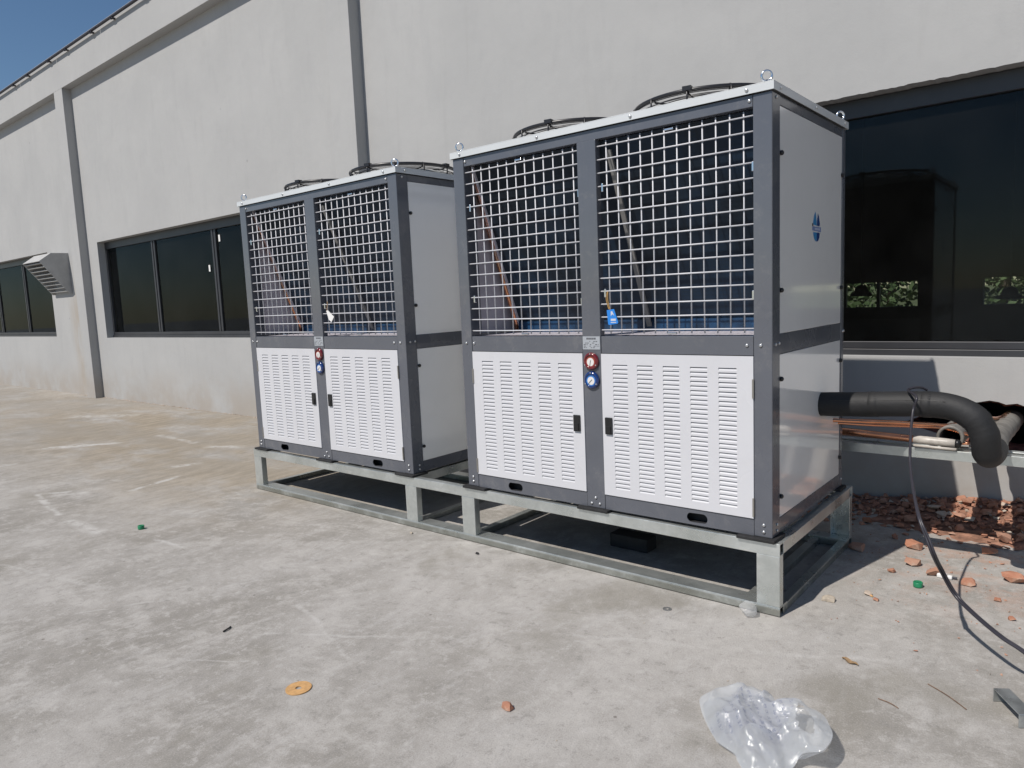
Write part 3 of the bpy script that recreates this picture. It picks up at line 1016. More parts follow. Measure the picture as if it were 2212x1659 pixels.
        for i in range(12):
            a = 2 * math.pi * (i + 0.3) / 12
            c, s_ = math.cos(a), math.sin(a)
            MB().tube([(cx + c * (R + 0.010), cy + s_ * (R + 0.010), 2.450), (cx + c * (R + 0.010), cy + s_ * (R + 0.010), 2.545),
                       (cx + c * (R - 0.010), cy + s_ * (R - 0.010), 2.556), (cx + c * (R - 0.016), cy + s_ * (R - 0.016), 2.53), (cx + c * 0.10, cy + s_ * 0.10, 2.53)], 0.0050, 6).build('guard_spoke', 'black_wire', fg, smooth=True)
            if i % 3 == 0:
                mx = Matrix.Translation((cx + c * R, cy + s_ * R, 2.548)) @ Matrix.Rotation(a, 4, 'Z')
                MB().box(-0.018, 0.018, -0.022, 0.022, -0.008, 0.014, mx).build('guard_clamp', 'black_wire', fg)
        MB().lathe([(R - 0.012, 2.450), (R - 0.012, 2.505), (R - 0.016, 2.505), (R - 0.016, 2.450)], (cx, cy, 0), 'z', 48).build('fan_ring', 'lid_paint', u, smooth=True)
        hub = MB().lathe([(0.09, 2.44), (0.09, 2.50), (0.07, 2.515)], (cx, cy, 0), 'z', 20).build('fan_motor', 'black_plastic', u, smooth=True)
        for i in range(5):
            a = 2 * math.pi * i / 5
            mx = Matrix.Translation((cx, cy, 2.475)) @ Matrix.Rotation(a, 4, 'Z') @ Matrix.Rotation(math.radians(24), 4, 'X')
            MB().add([mx @ Vector(q) for q in ((0.08, -0.05, 0), (0.36, -0.10, 0), (0.375, 0.07, 0.01), (0.08, 0.05, 0), (0.08, -0.05, 0.003), (0.36, -0.10, 0.003), (0.375, 0.07, 0.013), (0.08, 0.05, 0.003))],
                     [(0, 1, 2, 3), (7, 6, 5, 4), (0, 4, 5, 1), (1, 5, 6, 2), (2, 6, 7, 3), (3, 7, 4, 0)]).build('fan_blade', 'black_plastic', hub)
    # gauges and type plate on the centre post
    for (z, kc, needle) in ((1.196, 'red', 100), (1.093, 'blue', 135)):
        cx = 0.972
        gz = MB().lathe([(0.047, 0.0), (0.048, 0.008), (0.045, 0.014), (0.033, 0.021), (0.0325, 0.013)], (cx, -0.0005, z), 'y', 32, -1).build('gauge', kc + '_gauge', u, smooth=True)
        MB().lathe([(0.032, 0.013), (0.032, 0.0145)], (cx, -0.0005, z), 'y', 32, -1).build('dial_ring', kc + '_ring', gz)
        MB().lathe([(0.0225, 0.0146), (0.0225, 0.0156)], (cx, -0.0005, z - 0.004), 'y', 32, -1).build('dial', 'dial', gz)
        a = math.radians(needle)
        mx = Matrix.Translation((cx, -0.0172, z - 0.004)) @ Matrix.Rotation(a, 4, 'Y')
        MB().box(-0.010, 0.022, -0.0005, 0.0005, -0.0014, 0.0014, mx).build('needle', 'ink', gz)
        for sa in (90, 210, 330):
            sa = math.radians(sa)
            MB().lathe([(0.004, 0.017), (0.004, 0.020)], (cx + 0.0405 * math.cos(sa), -0.0005, z + 0.0405 * math.sin(sa)), 'y', 10, -1).build('gauge_screw', 'chrome', gz)
    pl = MB().box(0.9165, 1.0275, -0.0018, 0.0, 1.2595, 1.3305).build('type_plate', 'plate', u)
    pr = MB()
    rnd = random.Random(5)
    for i in range(5):
        pr.box(0.942 + i * 0.0125, 0.942 + i * 0.0125 + 0.0085, -0.0024, -0.0019, 1.3135, 1.3235)
    for (z, h_) in ((1.303, 0.004), (1.2945, 0.003), (1.286, 0.004), (1.2775, 0.003), (1.2695, 0.003)):
        x = 0.923
        while x < 1.018:
            l = rnd.uniform(0.004, 0.014)
            if rnd.random() < 0.72:
                pr.box(x, min(x + l, 1.022), -0.0023, -0.0019, z - h_ / 2, z + h_ / 2)
            x += l + rnd.uniform(0.002, 0.008)
    pr.build('printing', 'ink', pl)
    # emblem on the side panel (right of the unit): a drop of two peaks with a lettered band
    lx = W - 0.0036

    def decal(poly, m, nm, k_=0):
        MB().prism(poly, 'x', lx, lx + 0.0006 + 0.0003 * k_).build(nm, m, lg)
    cy, cz = 0.642, 1.85
    lg = MB().prism([(cy - 0.055, cz + 0.022), (cy - 0.040, cz + 0.058), (cy - 0.018, cz + 0.078), (cy - 0.003, cz + 0.045), (cy + 0.004, cz + 0.012), (cy + 0.005, cz + 0.008), (cy - 0.054, cz + 0.012)], 'x', lx, lx + 0.0006).build('emblem', 'logo_light', u)
    decal([(cy + 0.008, cz + 0.008), (cy + 0.010, cz + 0.035), (cy + 0.022, cz + 0.07), (cy + 0.040, cz + 0.055), (cy + 0.053, cz + 0.02), (cy + 0.05, cz + 0.008)], 'logo_dark', 'emblem_peak')
    decal([(cy - 0.068, cz + 0.002), (cy - 0.068, cz - 0.018), (cy + 0.072, cz - 0.022), (cy + 0.072, cz + 0.003)], 'logo_band', 'emblem_band', 1)
    lower = [(cy - 0.052, cz - 0.026)] + [(cy - 0.052 * math.cos(t / 10 * math.pi / 2), cz - 0.026 - 0.046 * math.sin(t / 10 * math.pi / 2)) for t in range(1, 11)] + [(cy + 0.004, cz - 0.026)]
    decal(lower, 'logo_light', 'emblem_bowl')
    lower2 = [(cy + 0.007, cz - 0.026), (cy + 0.004, cz - 0.072)] + [(cy + 0.004 + 0.048 * math.sin(t / 10 * math.pi / 2), cz - 0.026 - 0.046 * math.cos(t / 10 * math.pi / 2)) for t in range(1, 11)]
    decal(lower2, 'logo_dark', 'emblem_bowl', 1)
    decal([(cy - 0.072, cz + 0.018), (cy - 0.058, cz + 0.016), (cy - 0.055, cz + 0.003), (cy - 0.068, cz + 0.004)], 'logo_black', 'emblem_mark', 2)
    letters = MB()
    x = cy - 0.03
    for l in (0.012, 0.008, 0.012, 0.010, 0.012, 0.009):
        letters.box(lx + 0.0009, lx + 0.0013, x, x + l * 0.7, cz - 0.014, cz - 0.004)
        x += l + 0.004
    letters.build('emblem_letters', 'logo_pale', lg)
    # rubber feet
    for (a, b) in ((-0.03, 0.16), (0.86, 1.06), (1.79, 1.975)):
        for (y0, y1) in ((-0.03, 0.12), (D - 0.1, D + 0.02)):
            MB().box(a, b, y0, y1, 0.3585, 0.3745).build('rubber_foot', 'rubber', u, bevel=0.003)
    return u


def copy_tree(o, parent=None):
    c = o.copy()
    COL.objects.link(c)
    if parent is not None:
        c.parent = parent
        c.matrix_parent_inverse = o.matrix_parent_inverse.copy()
    for ch in list(o.children):
        copy_tree(ch, c)
    return c


bpy.context.view_layer.update()
unit_a = make_unit()
bpy.context.view_layer.update()
unit_b = copy_tree(unit_a)
unit_b.location = Vector(unit_a.location) + Vector((-2.484, 0.005, 0))
tag(unit_a, 'larger-looking nearer grey and white condensing unit, insulated pipe leaving its right side', group='condensing units on the steel frame')
tag(unit_b, 'farther grey and white condensing unit at the left end of the steel frame', group='condensing units on the steel frame')

# tags tied to the mesh
t = thing('hang_tag', 'blue card tag on orange string hanging from the nearer mesh', 'tag', (1.10, 0.006, 1.43))
tg = MB().prism([(1.073, 1.47), (1.118, 1.475), (1.142, 1.404), (1.138, 1.398), (1.086, 1.391), (1.080, 1.395)], 'y', 0.003, 0.005).build('card', 'blue_tag', t)
MB().prism([(1.098, 1.462), (1.107, 1.464), (1.119, 1.44), (1.108, 1.448), (1.098, 1.438)], 'y', 0.0022, 0.0028).box(1.097, 1.128, 0.0022, 0.0028, 1.412, 1.424).box(1.096, 1.13, 0.0022, 0.0028, 1.402, 1.406).build('card_print', 'logo_pale', tg)
MB().tube(spline([(1.094, 0.004, 1.47), (1.080, 0.006, 1.52), (1.077, 0.012, 1.568), (1.070, 0.006, 1.53), (1.085, 0.005, 1.475)]), 0.0022, 6).build('string', 'string', t)
t = thing('hang_tag', 'small white paper tag hanging from the farther mesh', 'tag', (-1.36, 0.01, 1.47))
MB().prism([(-1.395, 1.525), (-1.375, 1.527), (-1.305, 1.478), (-1.34, 1.438), (-1.37, 1.458)], 'y', 0.007, 0.009).build('card', 'paper', t)
MB().tube([(-1.386, 0.008, 1.522), (-1.384, 0.016, 1.593)], 0.002, 6).build('string', 'string', t)

# ------------------------------------------------------------------ galvanised base frame
fr = thing('steel_base_frame', 'galvanised channel steel frame carrying both condensing units', 'steel frame', (-0.28, 0.6, 0))
FX0, FX1, FY0, FY1 = -2.556, 1.994, -0.012, 1.215
G = 'galv'


def channel_x(x0, x1, y0, z0, z1, d, s=1):
    """C channel along X: web at y0, flanges going s*d."""
    mb = MB()
    t = 0.006
    ya, yb = sorted((y0, y0 + s * t))
    mb.box(x0, x1, ya, yb, z0, z1)
    ya, yb = sorted((y0 + s * t, y0 + s * d))
    mb.box(x0, x1, ya, yb, z1 - t, z1)
    mb.box(x0, x1, ya, yb, z0, z0 + t)
    return mb


channel_x(FX0, FX1, FY0, 0.296, 0.358, 0.05).build('top_rail', G, fr, bevel=0.0015)
channel_x(FX0, FX1, FY1, 0.296, 0.358, 0.05, -1).build('top_rail', G, fr, bevel=0.0015)
for (ya, yb) in ((FY0, 0.09), (FY1 - 0.10, FY1)):
    mb = MB().box(FX0, FX1, ya, yb, 0.042, 0.048)
    mb.box(FX0, FX1, ya, ya + 0.006, 0.005, 0.042).box(FX0, FX1, yb - 0.006, yb, 0.001, 0.042)
    mb.build('bottom_rail', G, fr, bevel=0.0015)
for x in (FX0, -0.605, -0.062, FX1 - 0.112):
    for (ya, s) in ((FY0 + 0.0005, 1), (FY1 - 0.0005, -1)):
        mb = MB()
        a, b = sorted((ya, ya + s * 0.006))
        mb.box(x + 0.001, x + 0.111, a, b, 0.0485, 0.2955)
        a, b = sorted((ya + s * 0.006, ya + s * 0.048))
        mb.box(x + 0.001, x + 0.007, a, b, 0.0485, 0.2955).box(x + 0.105, x + 0.111, a, b, 0.0485, 0.2955)
        mb.build('post', G, fr, bevel=0.0015)
    for (z0, z1) in ((0.298, 0.356), (0.002, 0.0405)):
        xa = x + 0.111 if x > 1 else x + 0.06
        mb = MB().box(xa - 0.006, xa, FY0 + 0.055, FY1 - 0.055, z0, z1)
        mb.box(xa - 0.048, xa - 0.006, FY0 + 0.055, FY1 - 0.055, z1 - 0.006, z1).box(xa - 0.048, xa - 0.006, FY0 + 0.055, FY1 - 0.055, z0, z0 + 0.006)
        mb.build('cross_rail', G, fr, bevel=0.0015)
MB().box(FX1 - 0.2, FX1 - 0.155, FY0 + 0.11, FY1 - 0.11, 0.002, 0.04).build('cross_rail', G, fr)
MB().box(FX1 - 0.06, FX1 - 0.001, FY0 + 0.001, FY0 + 0.05, 0.3582, 0.3588).build('weld_plate', G, fr)

o = MB().box(0.80, 1.06, 0.40, 0.52, 0.001, 0.085).build('rubber_block', 'rubber', bevel=0.006)
tag(origin_to(o, (0.93, 0.46, 0)), 'black rubber block lying in the shade under the nearer unit', 'block')

# ------------------------------------------------------------------ pipes on the right
t = thing('insulated_pipe', 'thick black foam insulated pipe bending down beside the nearer unit', 'pipe', (1.955, 0.75, 0.915))
path = spline([(1.93, 0.75, 0.913), (2.12, 0.75, 0.922), (2.32, 0.75, 0.936), (2.47, 0.75, 0.943), (2.575, 0.75, 0.93), (2.655, 0.75, 0.885), (2.693, 0.755, 0.82),
               (2.703, 0.765, 0.765), (2.706, 0.795, 0.715), (2.708, 0.865, 0.690), (2.709, 0.97, 0.685), (2.702, 1.08, 0.682)], 8)
rr = []
for i_, p in enumerate(path):
    bend = math.exp(-((p - Vector((2.66, 0.75, 0.86))).length / 0.09) ** 2)
    rr.append(0.064 + 0.0028 * noise.noise(Vector((i_ * 0.21, 3.1, 0.7))) + 0.0009 * bend * math.sin(i_ * 2.1))
MB().tube(path, rr, 28).build('foam_sleeve', 'foam', t, smooth=True)
for xj, zj in ((2.215, 0.929), (2.455, 0.942)):
    MB().lathe([(0.0645, -0.022), (0.0656, -0.021), (0.0656, 0.021), (0.0645, 0.022)], (xj, 0.75, zj), 'x', 32).build('joint_tape', 'foam', t, smooth=True)
MB().tube([p + Vector((0.0, -0.058, 0.028)) for p in path[4:30]], 0.0016, 6).build('glue_seam', 'black_plastic', t, smooth=True)
tail = spline([(2.704, 1.06, 0.682), (2.675, 1.4, 0.67), (2.665, 1.8, 0.645), (2.66, 2.15, 0.62), (2.66, 2.5, 0.61)], 14)
rr = [0.060 + 0.004 * math.sin(i * 1.7) + 0.003 * math.sin(i * 0.6) for i in range(len(tail))]
MB().tube(tail, rr, 24).build('foil_wrap', 'foam_pale', t, smooth=True)

t = thing('foam_tube', 'short grey foam tube with open end resting on the steel tray', 'tube', (2.50, 1.40, 0.65))
axis = [Vector((2.470, 1.34, 0.672)), Vector((2.472, 1.65, 0.665)), Vector((2.475, 1.95, 0.640)), Vector((2.48, 2.5, 0.61))]
mb = MB()
pts = spline(axis, 6)
mb.tube(pts, 0.067, 24, caps=False)
mb.tube(pts, 0.052, 24, caps=False)
n_ = len(pts)
mb.f += [(k_, (k_ + 1) % 24, n_ * 24 + (k_ + 1) % 24, n_ * 24 + k_) for k_ in range(24)]
mb.build('sleeve', 'foam_pale', t, smooth=True)
MB().tube(spline([(2.47, 1.40, 0.645), (2.475, 1.6, 0.645), (2.48, 1.9, 0.62)], 5), 0.016, 12).build('core_pipe', 'rubber', t, smooth=True)

CG = 'copper pipes on the tray'
for nm, lab, pts, r, m in (
        ('copper_pipe', 'upper bright copper pipe leaving the nearer unit', [(1.93, 0.965, 0.79), (2.05, 1.02, 0.785), (2.2, 1.15, 0.77), (2.36, 1.30, 0.745), (2.46, 1.42, 0.728), (2.55, 1.62, 0.75), (2.63, 1.95, 0.70), (2.65, 2.5, 0.66)], 0.0115, 'copper'),
        ('copper_pipe', 'thin copper pipe splitting off down towards the foam tube', [(1.93, 1.06, 0.76), (2.1, 1.12, 0.752), (2.3, 1.27, 0.735), (2.44, 1.36, 0.72), (2.56, 1.40, 0.685), (2.66, 1.5, 0.665), (2.70, 2.0, 0.64), (2.70, 2.5, 0.62)], 0.009, 'copper'),
        ('copper_pipe', 'thick copper pipe lying lowest along the tray', [(1.7, 1.30, 0.665), (1.95, 1.30, 0.668), (2.1, 1.30, 0.662), (2.295, 1.30, 0.655)], 0.021, 'copper'),
        ('copper_pipe', 'slender copper pipe lying directly on the tray beam', [(1.7, 1.345, 0.64), (1.95, 1.345, 0.643), (2.2, 1.345, 0.638), (2.4, 1.36, 0.632), (2.56, 1.38, 0.640)], 0.009, 'copper')):
    o = MB().tube(spline(pts, 8), r, 14).build(nm, m, smooth=True)
    tag(origin_to(o, pts[0]), lab, 'pipe', CG)
t = thing('wrapped_pipe', 'white wrapped pipe end continuing the thick copper pipe on the tray', 'pipe', (2.29, 1.30, 0.655), CG)
MB().tube([(2.296, 1.30, 0.655), (2.38, 1.305, 0.651), (2.46, 1.31, 0.648), (2.50, 1.312, 0.646)], [0.0225, 0.0235, 0.0235, 0.022], 16).build('white_wrap', 'white_wrap', t, smooth=True)
MB().lathe([(0.022, 0.0), (0.024, 0.012), (0.018, 0.024), (0.006, 0.030)], (2.502, 1.312, 0.646), 'x', 16, 1).build('end_cap', 'black_plastic', t, smooth=True)
MB().tube([(2.30, 1.283, 0.622), (2.42, 1.286, 0.618), (2.51, 1.29, 0.616)], 0.008, 10).build('wrap_strip', 'white_wrap', t, smooth=True)

t = thing('pipe_tray', 'galvanised channel beam carrying copper pipes behind the nearer unit', 'beam', (2.0, 1.36, 0))
channel_x(0.2, 4.6, 1.30, 0.548, 0.604, 0.05).build('beam', 'galv', t, bevel=0.0015)
channel_x(0.2, 4.6, 1.46, 0.548, 0.604, 0.05, -1).build('beam', 'galv', t, bevel=0.0015)
for x in (0.4, 4.4):
    MB().box(x, x + 0.05, 1.352, 1.408, 0.001, 0.604).build('leg', 'galv', t)
for x in (0.9, 1.6, 3.3, 4.0):
    MB().box(x, x + 0.04, 1.307, 1.453, 0.554, 0.560).build('tie_plate', 'galv', t)

t = thing('power_cable', 'black cable looped over the insulated pipe and trailing onto the floor', 'cable', (2.35, 0.70, 1.0))
loop = spline([(2.44, 0.82, 1.004), (2.42, 0.80, 1.018), (2.395, 0.76, 1.022), (2.375, 0.71, 1.014), (2.438, 0.577, 1.000), (2.427, 0.567, 0.940), (2.433, 0.496, 0.862), (2.453, 0.378, 0.775), (2.469, 0.309, 0.715), (2.515, 0.153, 0.630), (2.556, 0.034, 0.565), (2.588, 0.003, 0.500), (2.617, -0.009, 0.430), (2.632, 0.064, 0.350), (2.679, 0.104, 0.240), (2.755, 0.035, 0.200), (2.859, -0.064, 0.170), (2.940, -0.116, 0.150), (3.1, -0.24, 0.10), (3.3, -0.4, 0.03), (3.6, -0.6, 0.006)], 8)
MB().tube(loop, 0.0062, 8).build('cable_run', 'cable', t, smooth=True)
twin = [p + Vector((0.010, -0.004, 0.004)) * min(1.0, max(0.0, (i_ - 70) / 20)) for i_, p in enumerate(loop)][72:]
MB().tube(twin, 0.0050, 8).build('cable_run', 'cable', t, smooth=True)

t = thing('cable_plug', 'white plastic plug lying on the floor where the cable lands', 'plug', (2.53, 0.93, 0))
MB().box(2.49, 2.535, 0.908, 0.940, 0.001, 0.024).build('plug_body', 'paper', t, bevel=0.006)
MB().box(2.536, 2.56, 0.911, 0.937, 0.001, 0.019).build('plug_collar', 'paper', t, bevel=0.005)
MB().lathe([(0.006, 0.0), (0.006, 0.02)], (2.561, 0.924, 0.011), 'x', 10).build('plug_tip', 'ink', t)

# ------------------------------------------------------------------ rubble
def chunk(rnd, sx, sy, sz, n=11):
    bm = bmesh.new()
    for i in range(n):
        bm.verts.new((rnd.uniform(-1, 1) * sx, rnd.uniform(-1, 1) * sy, rnd.uniform(-1, 1) * sz))
    r = bmesh.ops.convex_hull(bm, input=bm.verts)
    bmesh.ops.delete(bm, geom=[v for v in r['geom_interior'] if isinstance(v, bmesh.types.BMVert)], context='VERTS')
    zmin = min(v.co.z for v in bm.verts)
    for v in bm.verts:
        v.co.z -= zmin
    bm.verts.index_update()
    vs_ = [v.co.copy() for v in bm.verts]
    fs_ = [tuple(v.index for v in f.verts) for f in bm.faces]
    bm.free()
    return vs_, fs_


rnd = random.Random(21)


def heap(x, y):
    """height of the rubble bank against the wall."""
    e = max(0.0, min(1.0, (x - 1.85) / 0.7))
    t_ = max(0.0, (y - 1.55) / 0.72)
    return 0.09 * e * t_ ** 1.3 + 0.02 * t_ * (0.5 + noise.noise(Vector((x * 5, y * 5, 0))))


mbs = MB()
mbm = MB()
for i in range(1500):
    x = rnd.uniform(1.55, 4.3)
    y = 2.28 - abs(rnd.gauss(0, 0.36))
    if y < 1.15 or (x < 2.0 and y < 1.55):
        continue
    if y < 1.5 and rnd.random() < 0.6:
        continue
    s = rnd.uniform(0.006, 0.030) * (1 if y > 1.5 else 0.55)
    vs_, fs_ = chunk(rnd, s, s * rnd.uniform(0.5, 1), s * rnd.uniform(0.25, 0.6), 9)
    rz = Matrix.Translation((x, y, heap(x, y) - 0.002)) @ Matrix.Rotation(rnd.uniform(0, 6.28), 4, 'Z') @ Matrix.Rotation(rnd.uniform(-0.5, 0.5), 4, 'X')
    (mbs if rnd.random() < 0.82 else mbm).add([rz @ v for v in vs_], fs_)
bank = MB()
nx, ny = 70, 24
for j in range(ny + 1):
    for i in range(nx + 1):
        x = 1.6 + 2.9 * i / nx
        y = 1.42 + 0.875 * j / ny
        bank.v.append((x, y, heap(x, y) - 0.006 + 0.008 * noise.noise(Vector((x * 22, y * 22, 1)))))
for j in range(ny):
    for i in range(nx):
        a = j * (nx + 1) + i
        bank.f.append((a, a + 1, a + nx + 2, a + nx + 1))
M['brick_dirt'] = simple('brick_dirt', (0.26, 0.135, 0.09), 0.95, var=0.4, vscale=16, bump=1.0, bscale=50)
rub = thing('brick_rubble', 'bank of crushed red brick and mortar heaped at the wall foot', 'rubble', (2.6, 2.0, 0))
rub['kind'] = 'stuff'
bank.build('brick_dirt', 'brick_dirt', rub)
mbs.build('brick_crumbs', 'brick', rub)
mbm.build('mortar_crumbs', 'mortar', rub)
for i in range(80):
    x = rnd.uniform(1.95, 3.05)
    y = 2.22 - abs(rnd.gauss(0, 0.33))
    if y < 1.4:
        y = rnd.uniform(1.45, 2.2)
    s = rnd.uniform(0.018, 0.048)
    vs_, fs_ = chunk(rnd, s, s * rnd.uniform(0.6, 0.9), s * rnd.uniform(0.35, 0.65), 20)
    o = MB().add(vs_, fs_).build('brick_fragment', 'brick' if rnd.random() < 0.88 else 'mortar')
    o.location = (x, y, heap(x, y) + rnd.uniform(-0.006, 0.012) * (heap(x, y) > 0.03))
    o.rotation_euler = (rnd.uniform(-0.3, 0.3) * (heap(x, y) > 0.03), 0, rnd.uniform(0, 6.28))
    tag(o, 'broken brick lump lying on the rubble bank under the wall hole', 'brick fragment', 'broken brick lumps on the rubble bank')
# stray pieces on the floor
for (x, y, s, m, lab) in ((2.305, 1.318, 0.05, 'brick', 'dark red brick lump at the edge of the unit shadow'),
                          (2.04, 1.118, 0.045, 'brick', 'upright red brick lump behind the rear frame post'),
                          (2.355, 1.031, 0.040, 'brick', 'flat orange brick flake on the sunny floor near the cable'),
                          (2.289, 0.86, 0.022, 'brick', 'small orange brick chip left of the cable'),
                          (2.476, 0.935, 0.042, 'brick', 'orange brick lump touching the white plug'),
                          (2.635, 0.887, 0.035, 'brick', 'brick crumb right of the white plug'),
                          (2.774, 0.744, 0.018, 'brick', 'tiny brick chip right of the twin cables'),
                          (2.85, 0.545, 0.018, 'brick', 'tiny red brick chip farthest right on the floor'),
                          (2.812, 1.051, 0.055, 'brick', 'large orange brick lump at the right edge of the floor'),
                          (2.307, 0.435, 0.014, 'brick', 'tiny red brick crumb near the frame shadow'),
                          (1.432, -1.346, 0.026, 'brick', 'lone pinkish brick chip on the open floor in front'),
                          (2.122, 0.310, 0.034, 'stone', 'rounded tan stone beside the front frame corner'),
                          (2.263, 0.483, 0.020, 'mortar', 'small pale mortar flake near the frame shadow'),
                          (-0.451, -0.115, 0.011, 'stone', 'dark pebble in front of the frame between the units'),
                          (0.198, -0.16, 0.013, 'rubber', 'black crumb in front of the frame under the nearer unit')):
    vs_, fs_ = chunk(rnd, s, s * 0.8, s * 0.5, 30)
    o = MB().add(vs_, fs_).build('brick_fragment' if m == 'brick' else 'floor_debris', m)
    o.location = (x, y, 0.001)
    tag(o, lab, 'debris')
mb = MB()
for i in range(420):
    x, y = rnd.uniform(1.9, 3.3), rnd.uniform(-0.2, 1.5)
    if rnd.random() > (y + 0.25) / 1.7 or x + y < 2.2:
        continue
    s = rnd.uniform(0.002, 0.008) * (1.5 if rnd.random() < 0.12 else 1)
    vs_, fs_ = chunk(rnd, s, s * 0.8, s * 0.5, 8)
    mb.add([Vector((x, y, 0.001)) + v for v in vs_], fs_)
tag(mb.build('brick_grit', 'brick'), 'fine brick grit scattered over the floor by the cables', 'grit', kind='stuff')
mb = MB()
for i in range(240):
    x, y = rnd.uniform(-9, 2.9), rnd.uniform(-2.2, 1.9)
    s = rnd.uniform(0.0015, 0.005)
    vs_, fs_ = chunk(rnd, s, s, s * 0.6, 8)
    mb.add([Vector((x, y, 0.001)) + v for v in vs_], fs_)
tag(mb.build('floor_grit', 'stone'), 'scattered grit on the open concrete floor', 'grit', kind='stuff')
mb = MB()
for i in range(260):
    x = rnd.uniform(-13, -2.6)
    y = YW - abs(rnd.gauss(0, 0.02)) - 0.004
    s = rnd.uniform(0.004, 0.014)
    vs_, fs_ = chunk(rnd, s * 1.8, s, s * 0.5, 8)
    mb.add([Vector((x, y, 0.0005)) + v for v in vs_], fs_)
tag(mb.build('plaster_crumbs', 'mortar'), 'line of plaster crumbs along the foot of the wall', 'crumbs', kind='stuff')

# ------------------------------------------------------------------ small things on the floor
def cap(x, y, lab, rz):
    t = thing('green_cap', lab, 'bottle cap', (x, y, 0), 'green caps')
    MB().lathe([(0.021, 0.001), (0.022, 0.006), (0.022, 0.026), (0.019, 0.029), (0.018, 0.024)], (x, y, 0), 'z', 28).build('cap_body', 'green_plastic', t, smooth=True)
    for i in range(3):
        a = rz + i * 2.09
        MB().box(x + 0.008 * math.cos(a) - 0.004, x + 0.008 * math.cos(a) + 0.004, y + 0.008 * math.sin(a) - 0.004, y + 0.008 * math.sin(a) + 0.004, 0.024, 0.028).build('cap_boss', 'green_plastic', t)


cap(-2.244, -1.128, 'green plastic cap alone on the open floor at left', 0.3)
cap(2.437, 0.725, 'green plastic cap near the cable and brick chips', 1.0)

o = MB().lathe([(0.013, 0.001), (0.052, 0.001), (0.052, 0.005), (0.013, 0.005)], (0.639, -1.735, 0), 'z', 40)
o.f = [f for f in o.f if len(f) == 4]
o.f += [(3 * 40 + i, 3 * 40 + (i + 1) % 40, (i + 1) % 40, i) for i in range(40)]
o = o.build('tan_disc', 'tan_disc')
tag(origin_to(o, (0.639, -1.735, 0)), 'flat tan disc with a centre hole lying in the foreground', 'disc')
o = MB().lathe([(0.008, 0.001), (0.022, 0.001), (0.022, 0.003), (0.008, 0.003)], (1.516, -0.221, 0), 'z', 28)
o.f = [f for f in o.f if len(f) == 4] + [(3 * 28 + i, 3 * 28 + (i + 1) % 28, (i + 1) % 28, i) for i in range(28)]
o = o.build('steel_washer', 'bolt')
tag(origin_to(o, (1.516, -0.221, 0)), 'round steel washer on the floor before the frame', 'washer')
for (a, b, r, m, lab) in (((-0.119, -1.650), (-0.139, -1.600), 0.004, 'rubber', 'short black stick on the open floor'),
                          ((2.526, -0.485), (2.60, -0.512), 0.002, 'twig', 'short dry twig right of the plastic bag'),
                          ((2.653, -0.269), (2.795, -0.382), 0.002, 'twig', 'long dry twig left of the steel offcut')):
    p0, p1 = Vector((a[0], a[1], r + 0.001)), Vector((b[0], b[1], r + 0.001))
    mid = (p0 + p1) / 2 + Vector((0.004, 0.003, 0.002))
    o = MB().tube(spline([p0, mid, p1], 5), r, 7).build('twig' if m == 'twig' else 'stick', m)
    tag(origin_to(o, p0), lab, 'twig')
vs_, fs_ = [], []
for i in range(13):
    t = i / 12
    x = 2.335 + 0.07 * t
    w = 0.011 * math.sin(math.pi * min(1, t * 1.05)) + 0.001
    y = -0.25 - 0.028 * t
    for s in (-1, 0, 1):
        vs_.append((x + 0.3 * w * s, y + w * s, 0.003 + 0.006 * abs(s) + 0.004 * math.sin(t * 9)))
for i in range(12):
    for s in (0, 1):
        a = i * 3 + s
        fs_.append((a, a + 1, a + 4, a + 3))
o = MB().add(vs_, fs_).build('dead_leaf', 'leaf_dead')
sm = o.modifiers.new('thick', 'SOLIDIFY')
sm.thickness = 0.001
tag(origin_to(o, (2.37, -0.263, 0)), 'curled brown dead leaf on the floor behind the plastic bag', 'leaf')
o = MB().tube([(2.245, 0.495, 0.005), (2.285, 0.468, 0.005)], 0.0045, 10).build('cigarette_stub', 'tan_disc')
tag(origin_to(o, (2.265, 0.48, 0)), 'tan cigarette stub on the sunny floor past the frame shadow', 'cigarette stub')

# steel channel offcut at the right edge
t = thing('channel_offcut', 'short galvanised channel offcut lying open side down at right', 'steel offcut', (2.93, -0.33, 0))
mx = Matrix.Translation((2.862, -0.262, 0.001)) @ Matrix.Rotation(math.radians(-58), 4, 'Z')
mb = MB().box(0, 0.17, 0, 0.055, 0.047, 0.051, mx)
mb.box(0, 0.004, 0, 0.055, 0, 0.047, mx).box(0.166, 0.17, 0, 0.055, 0, 0.047, mx)
mb.build('channel', 'offcut_steel', t, bevel=0.0015)

# crushed plastic cup at the frame corner
vs_, fs_ = [], []
N = 28
for j in range(7):
    f = j / 6
    for i in range(N):
        a = 2 * math.pi * i / N
        r = (0.028 + 0.011 * f) * (1 + 0.16 * noise.noise(Vector((math.cos(a) * 2, math.sin(a) * 2, f * 3))))
        vs_.append((-0.03 + 0.06 * f, r * math.cos(a), 0.036 + 0.75 * r * math.sin(a) + 0.004 * f))
for j in range(6):
    for i in range(N):
        l = (i + 1) % N
        fs_.append((j * N + i, j * N + l, (j + 1) * N + l, (j + 1) * N + i))
fs_.append(tuple(range(N)))
zm = min(v[2] for v in vs_)
o = MB().add([(v[0], v[1], v[2] - zm + 0.001) for v in vs_], fs_).build('plastic_cup', 'cup', smooth=True)
o.location = (1.868, -0.068, 0)
o.rotation_euler = (0, 0, 2.2)
tag(o, 'crumpled clear plastic cup lying against the front frame corner', 'cup')

